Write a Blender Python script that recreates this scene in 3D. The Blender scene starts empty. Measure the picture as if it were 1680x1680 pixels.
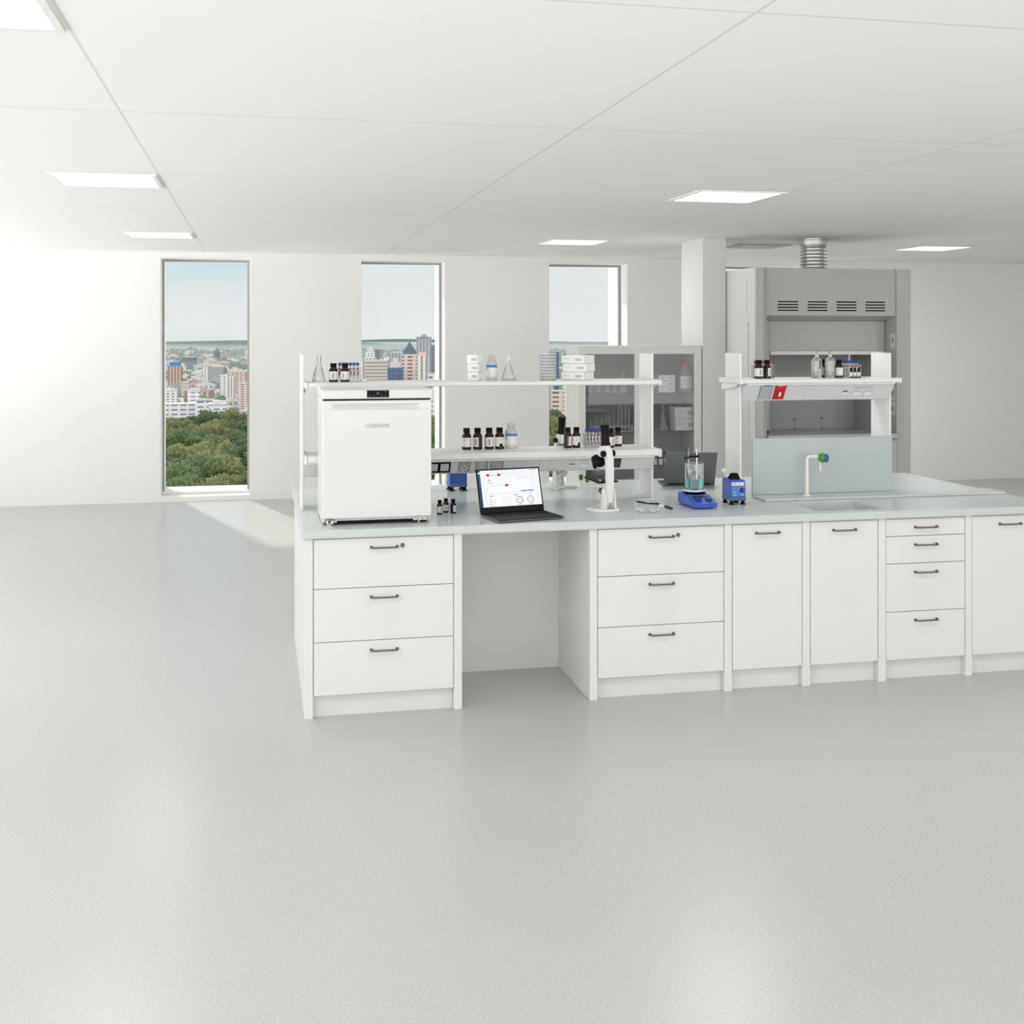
import bpy, bmesh, math, random
from mathutils import Vector, Matrix
random.seed(7)
PI = math.pi
scene = bpy.context.scene
C = scene.collection

# ------------------------------------------------------------------ camera
TH = math.atan(418/1946); F = 1946.0; HZ = 552.0; CX = 840.0
SN, CS = math.sin(TH), math.cos(TH)
CAMX, CAMY, CAMZ = -0.2192, -5.7184, 1.822
cd = bpy.data.cameras.new('camera'); cam = bpy.data.objects.new('camera', cd); C.objects.link(cam)
cam.location = (CAMX, CAMY, CAMZ); cam.rotation_euler = (PI/2, 0, -TH)
cd.sensor_width = 36; cd.lens = F/1680*36; cd.shift_y = -(840-HZ)/1680
cd.clip_start = 0.05; cd.clip_end = 60000
scene.camera = cam

# ------------------------------------------------------------------ world sky
w = bpy.data.worlds.new('sky'); scene.world = w; w.use_nodes = True
nt = w.node_tree; nt.nodes.clear(); L = nt.links.new
def wn(t, **k):
    n = nt.nodes.new(t)
    for a, v in k.items(): setattr(n, a, v)
    return n
tc = wn('ShaderNodeTexCoord'); sep = wn('ShaderNodeSeparateXYZ'); L(tc.outputs['Generated'], sep.inputs[0])
zadd = wn('ShaderNodeMath', operation='ADD'); L(sep.outputs['Z'], zadd.inputs[0]); zadd.inputs[1].default_value = .008
ramp = wn('ShaderNodeValToRGB'); L(zadd.outputs[0], ramp.inputs[0])
cr = ramp.color_ramp
cr.elements[0].position = 0.0; cr.elements[0].color = (.50, .62, .67, 1)
cr.elements[1].position = 0.60; cr.elements[1].color = (.50, .70, .86, 1)
for p, c in ((.0035, (.74, .80, .82, 1)), (.014, (.76, .81, .81, 1)), (.035, (.70, .72, .76, 1)), (.062, (.60, .76, .80, 1)), (.2, (.58, .74, .84, 1))):
    e = cr.elements.new(p); e.color = c
mp = wn('ShaderNodeMapping'); mp.inputs['Scale'].default_value = (3.0, 3.0, 14.0); L(tc.outputs['Generated'], mp.inputs[0])
ns = wn('ShaderNodeTexNoise'); ns.inputs['Scale'].default_value = 1.6; ns.inputs['Detail'].default_value = 4; L(mp.outputs[0], ns.inputs[0])
nr = wn('ShaderNodeMapRange'); L(ns.outputs[0], nr.inputs[0]); nr.inputs[1].default_value = .42; nr.inputs[2].default_value = .62
# the clouds thicken to the right of the first window
xr = wn('ShaderNodeMapRange'); L(sep.outputs['X'], xr.inputs[0]); xr.inputs[1].default_value = -.02; xr.inputs[2].default_value = .10
mxx = wn('ShaderNodeMath', operation='MAXIMUM'); L(nr.outputs[0], mxx.inputs[0]); L(xr.outputs[0], mxx.inputs[1])
mul = wn('ShaderNodeMath', operation='MULTIPLY'); L(mxx.outputs[0], mul.inputs[0]); mul.inputs[1].default_value = .8
mix = wn('ShaderNodeMix', data_type='RGBA'); L(mul.outputs[0], mix.inputs[0]); L(ramp.outputs[0], mix.inputs[6])
mix.inputs[7].default_value = (.82, .845, .85, 1)
# overcast everywhere except the strip of sky ahead: white cloud to the left, right and behind
ccl = wn('ShaderNodeMapRange'); L(sep.outputs['Y'], ccl.inputs[0]); ccl.inputs[1].default_value = .85; ccl.inputs[2].default_value = .55
mix2 = wn('ShaderNodeMix', data_type='RGBA'); L(ccl.outputs[0], mix2.inputs[0]); L(mix.outputs[2], mix2.inputs[6]); mix2.inputs[7].default_value = (.82, .812, .80, 1)
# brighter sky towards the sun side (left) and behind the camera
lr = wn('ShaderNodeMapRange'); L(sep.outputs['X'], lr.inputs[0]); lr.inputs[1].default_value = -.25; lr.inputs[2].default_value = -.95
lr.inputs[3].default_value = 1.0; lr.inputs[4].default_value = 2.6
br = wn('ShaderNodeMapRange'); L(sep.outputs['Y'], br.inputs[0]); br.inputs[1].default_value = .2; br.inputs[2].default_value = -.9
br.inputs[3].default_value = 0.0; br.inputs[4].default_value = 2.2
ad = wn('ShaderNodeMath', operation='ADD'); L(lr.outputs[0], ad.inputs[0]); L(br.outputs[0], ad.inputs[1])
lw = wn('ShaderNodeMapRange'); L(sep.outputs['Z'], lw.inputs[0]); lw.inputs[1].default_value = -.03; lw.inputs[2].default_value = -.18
lw.inputs[3].default_value = 1.0; lw.inputs[4].default_value = 2.75      # brightness added below the horizon to light the ceiling
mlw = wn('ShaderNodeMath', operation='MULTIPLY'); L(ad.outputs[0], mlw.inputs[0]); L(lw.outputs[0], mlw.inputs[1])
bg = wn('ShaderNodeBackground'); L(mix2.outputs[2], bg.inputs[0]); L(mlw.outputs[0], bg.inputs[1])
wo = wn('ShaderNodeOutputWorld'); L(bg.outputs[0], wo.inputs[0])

# ------------------------------------------------------------------ sun, exposure
sl = bpy.data.lights.new('sun', 'SUN'); sun = bpy.data.objects.new('sun', sl); C.objects.link(sun)
sl.energy = 3.0; sl.angle = math.radians(2.2); sl.color = (1, .96, .88)
sun.rotation_euler = Vector((.30, -1, -.70)).to_track_quat('-Z', 'Y').to_euler(); sun.location = (-5, 12, 9)
LAMP_W = {5.585: (5.5, 6.0, 26.0), 1.7: (9.0, 11.0, 22.0), -2.2: (9.0, 11.0, 11.0), -6.1: (7.0, 7.0, 7.0)}
vs = scene.view_settings
vs.view_transform = 'Standard'; vs.look = 'None'; vs.gamma = 1; vs.use_curve_mapping = False; vs.exposure = 0.0
try:
    scene.cycles.use_denoising = True
    scene.cycles.max_bounces = 14; scene.cycles.diffuse_bounces = 7; scene.cycles.transmission_bounces = 12
    scene.cycles.transparent_max_bounces = 16; scene.cycles.glossy_bounces = 4
    scene.cycles.caustics_reflective = False; scene.cycles.caustics_refractive = False
    scene.cycles.sample_clamp_indirect = 6
except Exception: pass

# ------------------------------------------------------------------ pixel <-> place (for laying things out)
def ray(px, py):
    u = (px-CX)/F; v = (HZ-py)/F
    return (SN+u*CS, CS-u*SN, v)
def atZ(px, py, z):
    r = ray(px, py); t = (z-CAMZ)/r[2]; return (CAMX+t*r[0], CAMY+t*r[1], z)
def atY(px, py, y):
    r = ray(px, py); t = (y-CAMY)/r[1]; return (CAMX+t*r[0], y, CAMZ+t*r[2])
def atD(px, d, z):
    r = ray(px, HZ); return (CAMX+d*r[0], CAMY+d*r[1], z)

# ------------------------------------------------------------------ materials
def S(c):
    return tuple((v/12.92 if v <= .04045 else ((v+.055)/1.055)**2.4) for v in c)
def hexc(r, g, b): return S((r/255, g/255, b/255)) + (1,)
MATS = {}
def mat(name, col, rough=.5, metal=0, spec=.5, trans=0, ior=1.45, emit=None, es=1, noise=None, bump=None, coat=0):
    if name in MATS: return MATS[name]
    m = bpy.data.materials.new(name); m.use_nodes = True; n = m.node_tree
    b = n.nodes['Principled BSDF']
    col = tuple(col)+((1,) if len(col) == 3 else ())
    b.inputs['Base Color'].default_value = col; b.inputs['Roughness'].default_value = rough
    b.inputs['Metallic'].default_value = metal; b.inputs['Specular IOR Level'].default_value = spec
    b.inputs['Transmission Weight'].default_value = trans; b.inputs['IOR'].default_value = ior
    b.inputs['Coat Weight'].default_value = coat
    if emit: b.inputs['Emission Color'].default_value = tuple(emit)+(1,); b.inputs['Emission Strength'].default_value = es
    if noise:
        sc, amt = noise
        t = n.nodes.new('ShaderNodeTexCoord'); x = n.nodes.new('ShaderNodeTexNoise'); x.inputs['Scale'].default_value = sc; x.inputs['Detail'].default_value = 6
        n.links.new(t.outputs['Object'], x.inputs[0])
        r = n.nodes.new('ShaderNodeValToRGB'); n.links.new(x.outputs[0], r.inputs[0])
        r.color_ramp.elements[0].position = .35; r.color_ramp.elements[1].position = .65
        r.color_ramp.elements[0].color = tuple(c*(1-amt) for c in col[:3])+(1,)
        r.color_ramp.elements[1].color = tuple(min(1, c*(1+amt)) for c in col[:3])+(1,)
        n.links.new(r.outputs[0], b.inputs['Base Color'])
    if bump:
        sc, st = bump
        t = n.nodes.new('ShaderNodeTexCoord'); x = n.nodes.new('ShaderNodeTexNoise'); x.inputs['Scale'].default_value = sc
        n.links.new(t.outputs['Object'], x.inputs[0])
        bp = n.nodes.new('ShaderNodeBump'); bp.inputs['Strength'].default_value = st; bp.inputs['Distance'].default_value = .002
        n.links.new(x.outputs[0], bp.inputs['Height']); n.links.new(bp.outputs[0], b.inputs['Normal'])
    MATS[name] = m; return m

wallm = mat('wall_paint', (.82, .82, .805), .7, spec=.2, noise=(1.2, .012))
ceilm = mat('ceiling_paint', (.88, .88, .865), .8, spec=.15)
whitem = mat('white_laminate', (.735, .735, .725), .38, spec=.4, noise=(3, .01))
plinthm = mat('plinth_white', (.70, .70, .69), .45)
rackm = mat('rack_white', (.78, .78, .77), .35)
ductm = mat('duct_white', (.66, .66, .66), .4)
topm = mat('worktop_glass', (.575, .625, .62), .24, spec=.5, noise=(2.5, .02))
splashm = mat('splash_glass', (.45, .505, .505), .2, noise=(2.5, .02))
handlem = mat('handle_metal', (.16, .155, .15), .3, metal=.9)
gapm = mat('shadow_gap', (.05, .05, .05), .8)
framem = mat('window_frame_metal', (.36, .36, .35), .45, metal=.2)
fridgem = mat('fridge_enamel', (.71, .715, .705), .3, spec=.5)
blackm = mat('black_plastic', (.004, .004, .005), .4, spec=.18)
blackmat = mat('black_rubber', (.006, .006, .007), .7, spec=.15)
greym = mat('grey_plastic', (.42, .42, .42), .45)
midgrey = mat('mid_grey', (.30, .31, .31), .5)
lightgrey = mat('light_grey', (.60, .60, .60), .45)
logom = mat('logo_grey', (.42, .41, .40), .35, metal=.3)
steelm = mat('steel', (.62, .62, .61), .28, metal=1)
hoodm = mat('hood_paint', (.44, .44, .43), .45)
hoodside = mat('hood_side_paint', (.68, .68, .665), .5)
hoodin = mat('hood_lining', (.36, .36, .355), .5)
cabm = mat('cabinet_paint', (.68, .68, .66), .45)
cabin = mat('cabinet_inner_shade', (.36, .36, .36), .6)  # shade inside the white cabinet, put into an even grey colour
amber = mat('amber_glass', (.034, .011, .004), .07, trans=.35, ior=1.5, spec=.35)
capm = mat('black_cap', (.004, .004, .004), .5, spec=.12)
paperm = mat('paper_label', (.78, .77, .74), .7)
inkm = mat('ink', (.08, .08, .08), .8)
inkg = mat('ink_grey', (.36, .36, .36), .8)
tealink = mat('ink_teal', (.10, .45, .42), .8)
cardm = mat('white_card', (.80, .80, .79), .6)
bluecap = mat('blue_cap', hexc(28, 66, 150)[:3], .4)
redcap = mat('red_cap', hexc(200, 40, 25)[:3], .4)
redband = mat('red_band', hexc(205, 45, 45)[:3], .5)
bluelab = mat('blue_label', hexc(70, 125, 190)[:3], .6)
bluebody = mat('blue_plastic', hexc(60, 92, 185)[:3], .35)
bluepanel = mat('blue_panel', hexc(70, 125, 200)[:3], .4)
blueknob = mat('blue_knob', hexc(25, 50, 130)[:3], .4)
navyb = mat('navy_plastic', hexc(38, 52, 150)[:3], .35)
greenm = mat('green_plastic', hexc(70, 150, 50)[:3], .4)
greend = mat('green_knob', hexc(32, 120, 40)[:3], .4)
bluet = mat('blue_tip', hexc(40, 95, 165)[:3], .4)
whitep = mat('white_plastic', (.82, .82, .80), .35)
offw = mat('offwhite_enamel', (.78, .79, .77), .35)
ltop = mat('laptop_dark', (.010, .010, .011), .55, spec=.2)
lkey = mat('laptop_keys', (.005, .005, .005), .6, spec=.2)
lgrey = mat('laptop_grey', (.17, .18, .18), .42, metal=.35)
redpl = mat('red_plate', hexc(200, 25, 22)[:3], .4)
def em(name, c, s=1.0): return mat(name, (0, 0, 0), .3, spec=.2, emit=S([v/255 for v in c]), es=s)
scrw = em('screen_white', (242, 245, 250), 1.0); scrp = em('screen_page', (250, 251, 253), 1.0); scrb = em('screen_navy', (30, 60, 110), 1.0); scrr = em('screen_red', (205, 35, 60), 1.0)
scrl = em('screen_blue', (90, 160, 215), 1.0); scrg = em('screen_grey', (170, 175, 180), 1.0); scrd = em('screen_dark', (50, 60, 75), 1.0)
glassm = mat('clear_glass', (.97, .98, .98), .01, trans=1, ior=1.46)
plglass = mat('clear_plastic', (.90, .91, .915), .12, trans=.72, ior=1.2)
frost = mat('translucent_plastic', (.84, .85, .86), .35, trans=.5, ior=1.3)
def pane_mat(name, tint, fac):
    m = bpy.data.materials.new(name); m.use_nodes = True; n = m.node_tree; n.nodes.clear()
    t = n.nodes.new('ShaderNodeBsdfTransparent'); t.inputs[0].default_value = tint+(1,)
    g = n.nodes.new('ShaderNodeBsdfGlossy'); g.inputs['Roughness'].default_value = .02
    x = n.nodes.new('ShaderNodeMixShader'); x.inputs[0].default_value = fac
    o = n.nodes.new('ShaderNodeOutputMaterial')
    n.links.new(t.outputs[0], x.inputs[1]); n.links.new(g.outputs[0], x.inputs[2]); n.links.new(x.outputs[0], o.inputs[0]); return m
petrim = mat('petri_plastic', (.88, .89, .90), .12, trans=.45, ior=1.25)
tubeglass = mat('tube_glass', (.86, .88, .88), .12, trans=.70, ior=1.3)
gapm2 = mat('slot_dark', (.003, .003, .003), .9, spec=0)
panem = pane_mat('window_pane', (.985, .99, .985), .003)
cabglass = pane_mat('cabinet_pane', (.88, .89, .89), .04)
liquid = mat('teal_liquid', hexc(120, 225, 220)[:3], .03, trans=.95, ior=1.33)
lampm = mat('lamp_diffuser', (.9, .9, .9), .6, emit=(1, .99, .96), es=1.3)

# ceiling with panel seams
def ceiling_mat():
    m = ceilm; n = m.node_tree; b = n.nodes['Principled BSDF']
    t = n.nodes.new('ShaderNodeTexCoord'); s = n.nodes.new('ShaderNodeSeparateXYZ'); n.links.new(t.outputs['Object'], s.inputs[0])
    outs = []
    for ax, off, p in (('X', 1.18, 1.96), ('Y', 7.22, 1.95)):
        a = n.nodes.new('ShaderNodeMath'); a.operation = 'SUBTRACT'; n.links.new(s.outputs[ax], a.inputs[0]); a.inputs[1].default_value = off-50*p
        d = n.nodes.new('ShaderNodeMath'); d.operation = 'MODULO'; n.links.new(a.outputs[0], d.inputs[0]); d.inputs[1].default_value = p
        c = n.nodes.new('ShaderNodeMath'); c.operation = 'LESS_THAN'; n.links.new(d.outputs[0], c.inputs[0]); c.inputs[1].default_value = .012
        outs.append(c)
    mx = n.nodes.new('ShaderNodeMath'); mx.operation = 'MAXIMUM'; n.links.new(outs[0].outputs[0], mx.inputs[0]); n.links.new(outs[1].outputs[0], mx.inputs[1])
    r = n.nodes.new('ShaderNodeMix'); r.data_type = 'RGBA'; n.links.new(mx.outputs[0], r.inputs[0])
    r.inputs[6].default_value = (.88, .88, .865, 1); r.inputs[7].default_value = (.72, .72, .70, 1)
    n.links.new(r.outputs[2], b.inputs['Base Color'])
ceiling_mat()
# speckled vinyl floor
def floor_mat():
    m = bpy.data.materials.new('speckled_vinyl'); m.use_nodes = True; n = m.node_tree; b = n.nodes['Principled BSDF']
    t = n.nodes.new('ShaderNodeTexCoord')
    a = n.nodes.new('ShaderNodeTexNoise'); a.inputs['Scale'].default_value = 130; a.inputs['Detail'].default_value = 8; a.inputs['Roughness'].default_value = .75
    n.links.new(t.outputs['Object'], a.inputs[0])
    r = n.nodes.new('ShaderNodeValToRGB'); n.links.new(a.outputs[0], r.inputs[0])
    e = r.color_ramp.elements; e[0].position = .34; e[0].color = (.40, .40, .395, 1); e[1].position = .66; e[1].color = (.56, .56, .555, 1)
    x = e.new(.5); x.color = (.48, .48, .475, 1)
    a2 = n.nodes.new('ShaderNodeTexNoise'); a2.inputs['Scale'].default_value = .9; a2.inputs['Detail'].default_value = 2; n.links.new(t.outputs['Object'], a2.inputs[0])
    rr = n.nodes.new('ShaderNodeMapRange'); n.links.new(a2.outputs[0], rr.inputs[0]); rr.inputs[1].default_value = .3; rr.inputs[2].default_value = .7
    rr.inputs[3].default_value = .24; rr.inputs[4].default_value = .26
    n.links.new(rr.outputs[0], b.inputs['Roughness'])
    n.links.new(r.outputs[0], b.inputs['Base Color']); b.inputs['Specular IOR Level'].default_value = .45
    bp = n.nodes.new('ShaderNodeBump'); bp.inputs['Strength'].default_value = .05; bp.inputs['Distance'].default_value = .001
    n.links.new(a.outputs[0], bp.inputs['Height']); n.links.new(bp.outputs[0], b.inputs['Normal'])
    return m
floorm = floor_mat()

# ------------------------------------------------------------------ mesh helpers
def NB(): return bmesh.new()
def _mi(fs, mi):
    for f in fs: f.material_index = mi
def box(bm, x0, x1, y0, y1, z0, z1, bev=0, mi=0, seg=2):
    if x1 < x0: x0, x1 = x1, x0
    if y1 < y0: y0, y1 = y1, y0
    if z1 < z0: z0, z1 = z1, z0
    v = [bm.verts.new(p) for p in ((x0,y0,z0),(x1,y0,z0),(x1,y1,z0),(x0,y1,z0),(x0,y0,z1),(x1,y0,z1),(x1,y1,z1),(x0,y1,z1))]
    fs = [bm.faces.new([v[i] for i in q]) for q in ((3,2,1,0),(4,5,6,7),(0,1,5,4),(1,2,6,5),(2,3,7,6),(3,0,4,7))]
    _mi(fs, mi)
    if bev:
        es = {e for f in fs for e in f.edges}
        r = bmesh.ops.bevel(bm, geom=list(es), offset=bev, segments=seg, affect='EDGES', profile=.5)
        _mi([f for f in r['faces']], mi)
    return v
def prism(bm, poly, axis, a0, a1, mi=0, bev=0):
    # poly: 2D points; axis 'x' -> (y,z), 'y' -> (x,z), 'z' -> (x,y)
    def P(p, a):
        return {'x': (a, p[0], p[1]), 'y': (p[0], a, p[1]), 'z': (p[0], p[1], a)}[axis]
    A = [bm.verts.new(P(p, a0)) for p in poly]; B = [bm.verts.new(P(p, a1)) for p in poly]
    fs = [bm.faces.new(A), bm.faces.new(B[::-1])]
    for i in range(len(poly)):
        j = (i+1) % len(poly); fs.append(bm.faces.new([A[i], B[i], B[j], A[j]]))
    _mi(fs, mi)
    bmesh.ops.recalc_face_normals(bm, faces=fs)
    if bev:
        es = {e for f in fs for e in f.edges}
        r = bmesh.ops.bevel(bm, geom=list(es), offset=bev, segments=2, affect='EDGES'); _mi(r['faces'], mi)
    return A+B
def lathe(bm, prof, seg=24, c=(0, 0, 0), mi=0, a0=0, a1=2*PI, smooth=True):
    full = abs(a1-a0-2*PI) < 1e-6; n = seg if full else seg+1
    rings = []
    for r, z in prof:
        if r < 1e-6: rings.append([bm.verts.new((c[0], c[1], c[2]+z))])
        else: rings.append([bm.verts.new((c[0]+r*math.cos(a0+(a1-a0)*i/seg), c[1]+r*math.sin(a0+(a1-a0)*i/seg), c[2]+z)) for i in range(n)])
    fs = []
    for A, B in zip(rings, rings[1:]):
        for i in range(seg):
            j = (i+1) % n
            if len(A) == 1 and len(B) == 1: continue
            if len(A) == 1: f = bm.faces.new([A[0], B[j], B[i]])
            elif len(B) == 1: f = bm.faces.new([A[i], A[j], B[0]])
            else: f = bm.faces.new([A[i], A[j], B[j], B[i]])
            f.smooth = smooth; f.material_index = mi; fs.append(f)
    return [v for R in rings for v in R]
def tube(bm, pts, r, seg=12, mi=0, caps=True, rads=None):
    pts = [Vector(p) for p in pts]; rings = []; up = None
    for i, p in enumerate(pts):
        if i == 0: d = pts[1]-p
        elif i == len(pts)-1: d = p-pts[-2]
        else: d = (pts[i+1]-p).normalized()+(p-pts[i-1]).normalized()
        d.normalize()
        if up is None:
            up = Vector((0, 0, 1)) if abs(d.z) < .9 else Vector((0, 1, 0))
        a = d.cross(up).normalized(); b = a.cross(d).normalized(); up = b
        rr = rads[i] if rads else r
        rings.append([bm.verts.new(p+a*rr*math.cos(2*PI*k/seg)+b*rr*math.sin(2*PI*k/seg)) for k in range(seg)])
    fs = []
    for A, B in zip(rings, rings[1:]):
        for k in range(seg):
            j = (k+1) % seg; f = bm.faces.new([A[k], A[j], B[j], B[k]]); f.smooth = True; fs.append(f)
    if caps: fs.append(bm.faces.new(rings[0][::-1])); fs.append(bm.faces.new(rings[-1]))
    _mi(fs, mi); return [v for R in rings for v in R]
def xf(verts, M):
    for v in verts: v.co = M @ v.co
def arc(cx, cy, r, a0, a1, n=6):
    return [(cx+r*math.cos(a0+(a1-a0)*i/n), cy+r*math.sin(a0+(a1-a0)*i/n)) for i in range(n+1)]
def quad(bm, pts, mi=0):
    f = bm.faces.new([bm.verts.new(p) for p in pts]); f.material_index = mi; return f
def part(name, bm, mats, parent=None, label=None, loc=None, rot=None):
    me = bpy.data.meshes.new(name); bmesh.ops.recalc_face_normals(bm, faces=bm.faces)
    for e in bm.edges:
        if len(e.link_faces) == 2 and e.calc_face_angle(0) > .62: e.smooth = False
    bm.to_mesh(me); bm.free()
    for m in (mats if isinstance(mats, (list, tuple)) else [mats]): me.materials.append(m)
    o = bpy.data.objects.new(name, me); C.objects.link(o)
    if parent: o.parent = parent
    if loc: o.location = loc
    if rot: o.rotation_euler = rot
    if label: o['label'] = label
    return o
def thing(name, label, cat, loc=(0, 0, 0), rotz=0, group=None):
    o = bpy.data.objects.new(name, None); C.objects.link(o); o.empty_display_size = .05
    o.location = loc; o.rotation_euler = (0, 0, rotz); o['label'] = label; o['category'] = cat
    if group: o['group'] = group
    return o
def tag(o, label, cat, group=None, loc=None, rotz=None):
    o['label'] = label; o['category'] = cat
    if group: o['group'] = group
    if loc is not None: o.location = loc
    if rotz is not None: o.rotation_euler = (0, 0, rotz)
    return o
def struct(name, bm, m, parent=None):
    o = part(name, bm, m, parent)
    if parent is None: o['kind'] = 'structure'
    return o
def dup(root, label, loc, rotz=0, group=None, scale=None):
    r = root.copy(); C.objects.link(r); r.location = loc; r.rotation_euler = (0, 0, rotz); r['label'] = label
    if group: r['group'] = group
    if scale: r.scale = scale
    for ch in list(root.children):
        c = ch.copy(); C.objects.link(c); c.parent = r
        for g in list(ch.children):
            d = g.copy(); C.objects.link(d); d.parent = c
    return r
class Kind:
    """first use moves the thing itself, later uses copy it"""
    def __init__(s, build): s.build = build; s.first = None
    def __call__(s, label, loc, rotz=0, group=None, scale=None):
        if s.first is None:
            s.first = s.build(label, group); o = s.first; o.location = loc; o.rotation_euler = (0, 0, rotz)
            if scale: o.scale = scale
            return o
        o = dup(s.first, label, loc, rotz, group, scale or (1, 1, 1)); return o
def text_mesh(bm, txt, size, M, mi=0, ext=.0006, spacing=1.0):
    cu = bpy.data.curves.new('t', 'FONT'); cu.body = txt; cu.size = size; cu.extrude = ext; cu.align_x = 'CENTER'; cu.align_y = 'CENTER'; cu.space_character = spacing; cu.offset = size*.028
    ob = bpy.data.objects.new('t', cu); C.objects.link(ob)
    dg = bpy.context.evaluated_depsgraph_get(); me = bpy.data.meshes.new_from_object(ob.evaluated_get(dg))
    me.transform(M); n0 = len(bm.faces); bm.from_mesh(me); bm.faces.ensure_lookup_table()
    for f in bm.faces[n0:]: f.material_index = mi
    bpy.data.objects.remove(ob); bpy.data.curves.remove(cu); bpy.data.meshes.remove(me)
MFRONT = Matrix.Rotation(PI/2, 4, 'X')      # text facing -Y

# ================================================================== STRUCTURE
WY = 7.83; WY2 = 8.62; CH = 2.755; HEAD = 2.685; SILL = .055
XL, XR, YF = -5.0, 10.5, -9.0
WINS = [(-1.26, -.305), (.938, 1.90), (3.138, 4.10), (5.34, 6.30)]
bm = NB(); box(bm, XL-.3, XR+.3, YF-.3, WY2, -.25, 0); struct('floor', bm, floorm)
bm = NB(); box(bm, XL-.3, XR+.3, YF-.3, WY2, CH, CH+.3); struct('ceiling', bm, ceilm)
bm = NB()
xs = [XL-.3]
for a, b in WINS: xs += [a, b]
xs.append(XR+.3)
for i in range(0, len(xs), 2): box(bm, xs[i], xs[i+1], WY, WY2, 0, CH)
for a, b in WINS:
    box(bm, a, b, WY, WY2, HEAD, CH); box(bm, a, b, WY, WY2, 0, SILL)
struct('wall_back', bm, wallm)
# left wall and the wall behind the camera are mostly glazed
bm = NB(); box(bm, XL-.3, XL, YF, WY, 0, .35); box(bm, XL-.3, XL, YF, WY, 2.6, CH)
for y in (-9, -5.2, -1.4, 2.4, 6.2, 7.53): box(bm, XL-.3, XL, y, y+.3, .35, 2.6)
struct('wall_left', bm, wallm)
bm = NB(); box(bm, XL, XR, YF-.3, YF, 0, .35); box(bm, XL, XR, YF-.3, YF, 2.6, CH)
for x in (-5, -1.2, 2.6, 6.4, 10.2): box(bm, x, x+.3, YF-.3, YF, .35, 2.6)
struct('wall_front', bm, wallm)
bm = NB(); box(bm, XR, XR+.3, YF, WY, 0, CH); struct('wall_right', bm, wallm)
bm = NB(); box(bm, 3.90, 4.135, 4.87, 5.45, 0, CH, .004); struct('column', bm, mat('column_paint', (.68, .68, .67), .7, spec=.2))
for i, (a, b) in enumerate(WINS):
    wn_ = 'window_%d' % (i+1)
    bm = NB(); y0, y1 = 8.10, 8.15; t = .024
    box(bm, a, a+t, y0, y1, SILL, HEAD, .003); box(bm, b-t, b, y0, y1, SILL, HEAD, .003)
    box(bm, a+t, b-t, y0, y1, HEAD-t, HEAD, .003); box(bm, a+t, b-t, y0, y1, SILL, SILL+.02, .003)
    o = struct(wn_, bm, framem)
    bm = NB(); box(bm, a+t-.003, b-t+.003, 8.13, 8.142, SILL+.018, HEAD-t+.003); part('pane', bm, panem, o, 'clear window glass')
    bm = NB(); box(bm, a, b, 8.02, 8.099, SILL, SILL+.03, .004); box(bm, a, b, 8.151, 8.60, SILL, SILL+.02, .004); part('window_sill', bm, whitem, o)
for i, (x, y) in enumerate(((XL, 0), (2, YF))):
    pass
# daylight portals in the two glazed walls
for nm, loc, rot, sx, sy in (('portal_left', (XL-.15, -.6, 1.475), (0, -PI/2, 0), 2.25, 16.6), ('portal_front', (2.75, YF-.15, 1.475), (PI/2, 0, 0), 15.4, 2.25)):
    ld = bpy.data.lights.new(nm, 'AREA'); ld.shape = 'RECTANGLE'; ld.size = sx; ld.size_y = sy; ld.cycles.is_portal = True
    lo = bpy.data.objects.new(nm, ld); C.objects.link(lo); lo.location = loc; lo.rotation_euler = rot
for k, (a, b) in enumerate(WINS):
    ld = bpy.data.lights.new('portal_window', 'AREA'); ld.shape = 'RECTANGLE'; ld.size = b-a; ld.size_y = 2.63; ld.cycles.is_portal = True
    lo = bpy.data.objects.new('portal_window', ld); C.objects.link(lo); lo.location = ((a+b)/2, WY2-.02, 1.37); lo.rotation_euler = (-PI/2, 0, 0)

# ------------------------------------------------------------------ ceiling lights and vent
def build_light(label, group):
    t = thing('ceiling_light', label, 'ceiling light', group=group)
    bm = NB()
    for a in ((-.3, .3, -.3, -.275), (-.3, .3, .275, .3), (-.3, -.275, -.275, .275), (.275, .3, -.275, .275)): box(bm, a[0], a[1], a[2], a[3], -.008, 0)
    part('frame', bm, whitep, t)
    bm = NB(); box(bm, -.275, .275, -.275, .275, -.006, -.001); part('diffuser', bm, lampm, t, 'glowing white diffuser')
    return t
LT = Kind(build_light)
lamp_places = []
for yi, y in enumerate((5.585, 1.7, -2.2, -6.1)):
    for xi, x in enumerate((-1.09, 2.83, 6.75)):
        lamp_places.append((x, y))
for x, y in lamp_places:
    if y > 5: lab = {-1.09: 'square flush ceiling light panel near the first window at the far left', 2.83: 'lit square ceiling light panel above the third window', 6.75: 'lit square ceiling light panel at the far right beyond the fume hood'}[x]
    elif y > 1: lab = {-1.09: 'lit square ceiling panel over the left floor, second row from the windows', 2.83: 'lit square ceiling panel over the bench, second row from the windows', 6.75: 'lit square ceiling panel over the right side, second row from the windows'}[x]
    else: lab = 'square lit ceiling panel in the rows above and behind the camera'
    o = LT(lab, (x, y, CH-.0005), 0, 'square ceiling light panels')
    ld = bpy.data.lights.new('panel_lamp', 'AREA'); ld.size = .55; ld.energy = LAMP_W[y][(-1.09, 2.83, 6.75).index(x)]; ld.color = (1, .99, .975)
    lo = bpy.data.objects.new('panel_lamp', ld); C.objects.link(lo); lo.location = (0, 0, -.012); lo.parent = o
bm = NB()
t = thing('ceiling_vent', 'grey louvred square air vent in the ceiling beside the column', 'vent', (4.76, 5.6, CH))
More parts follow.
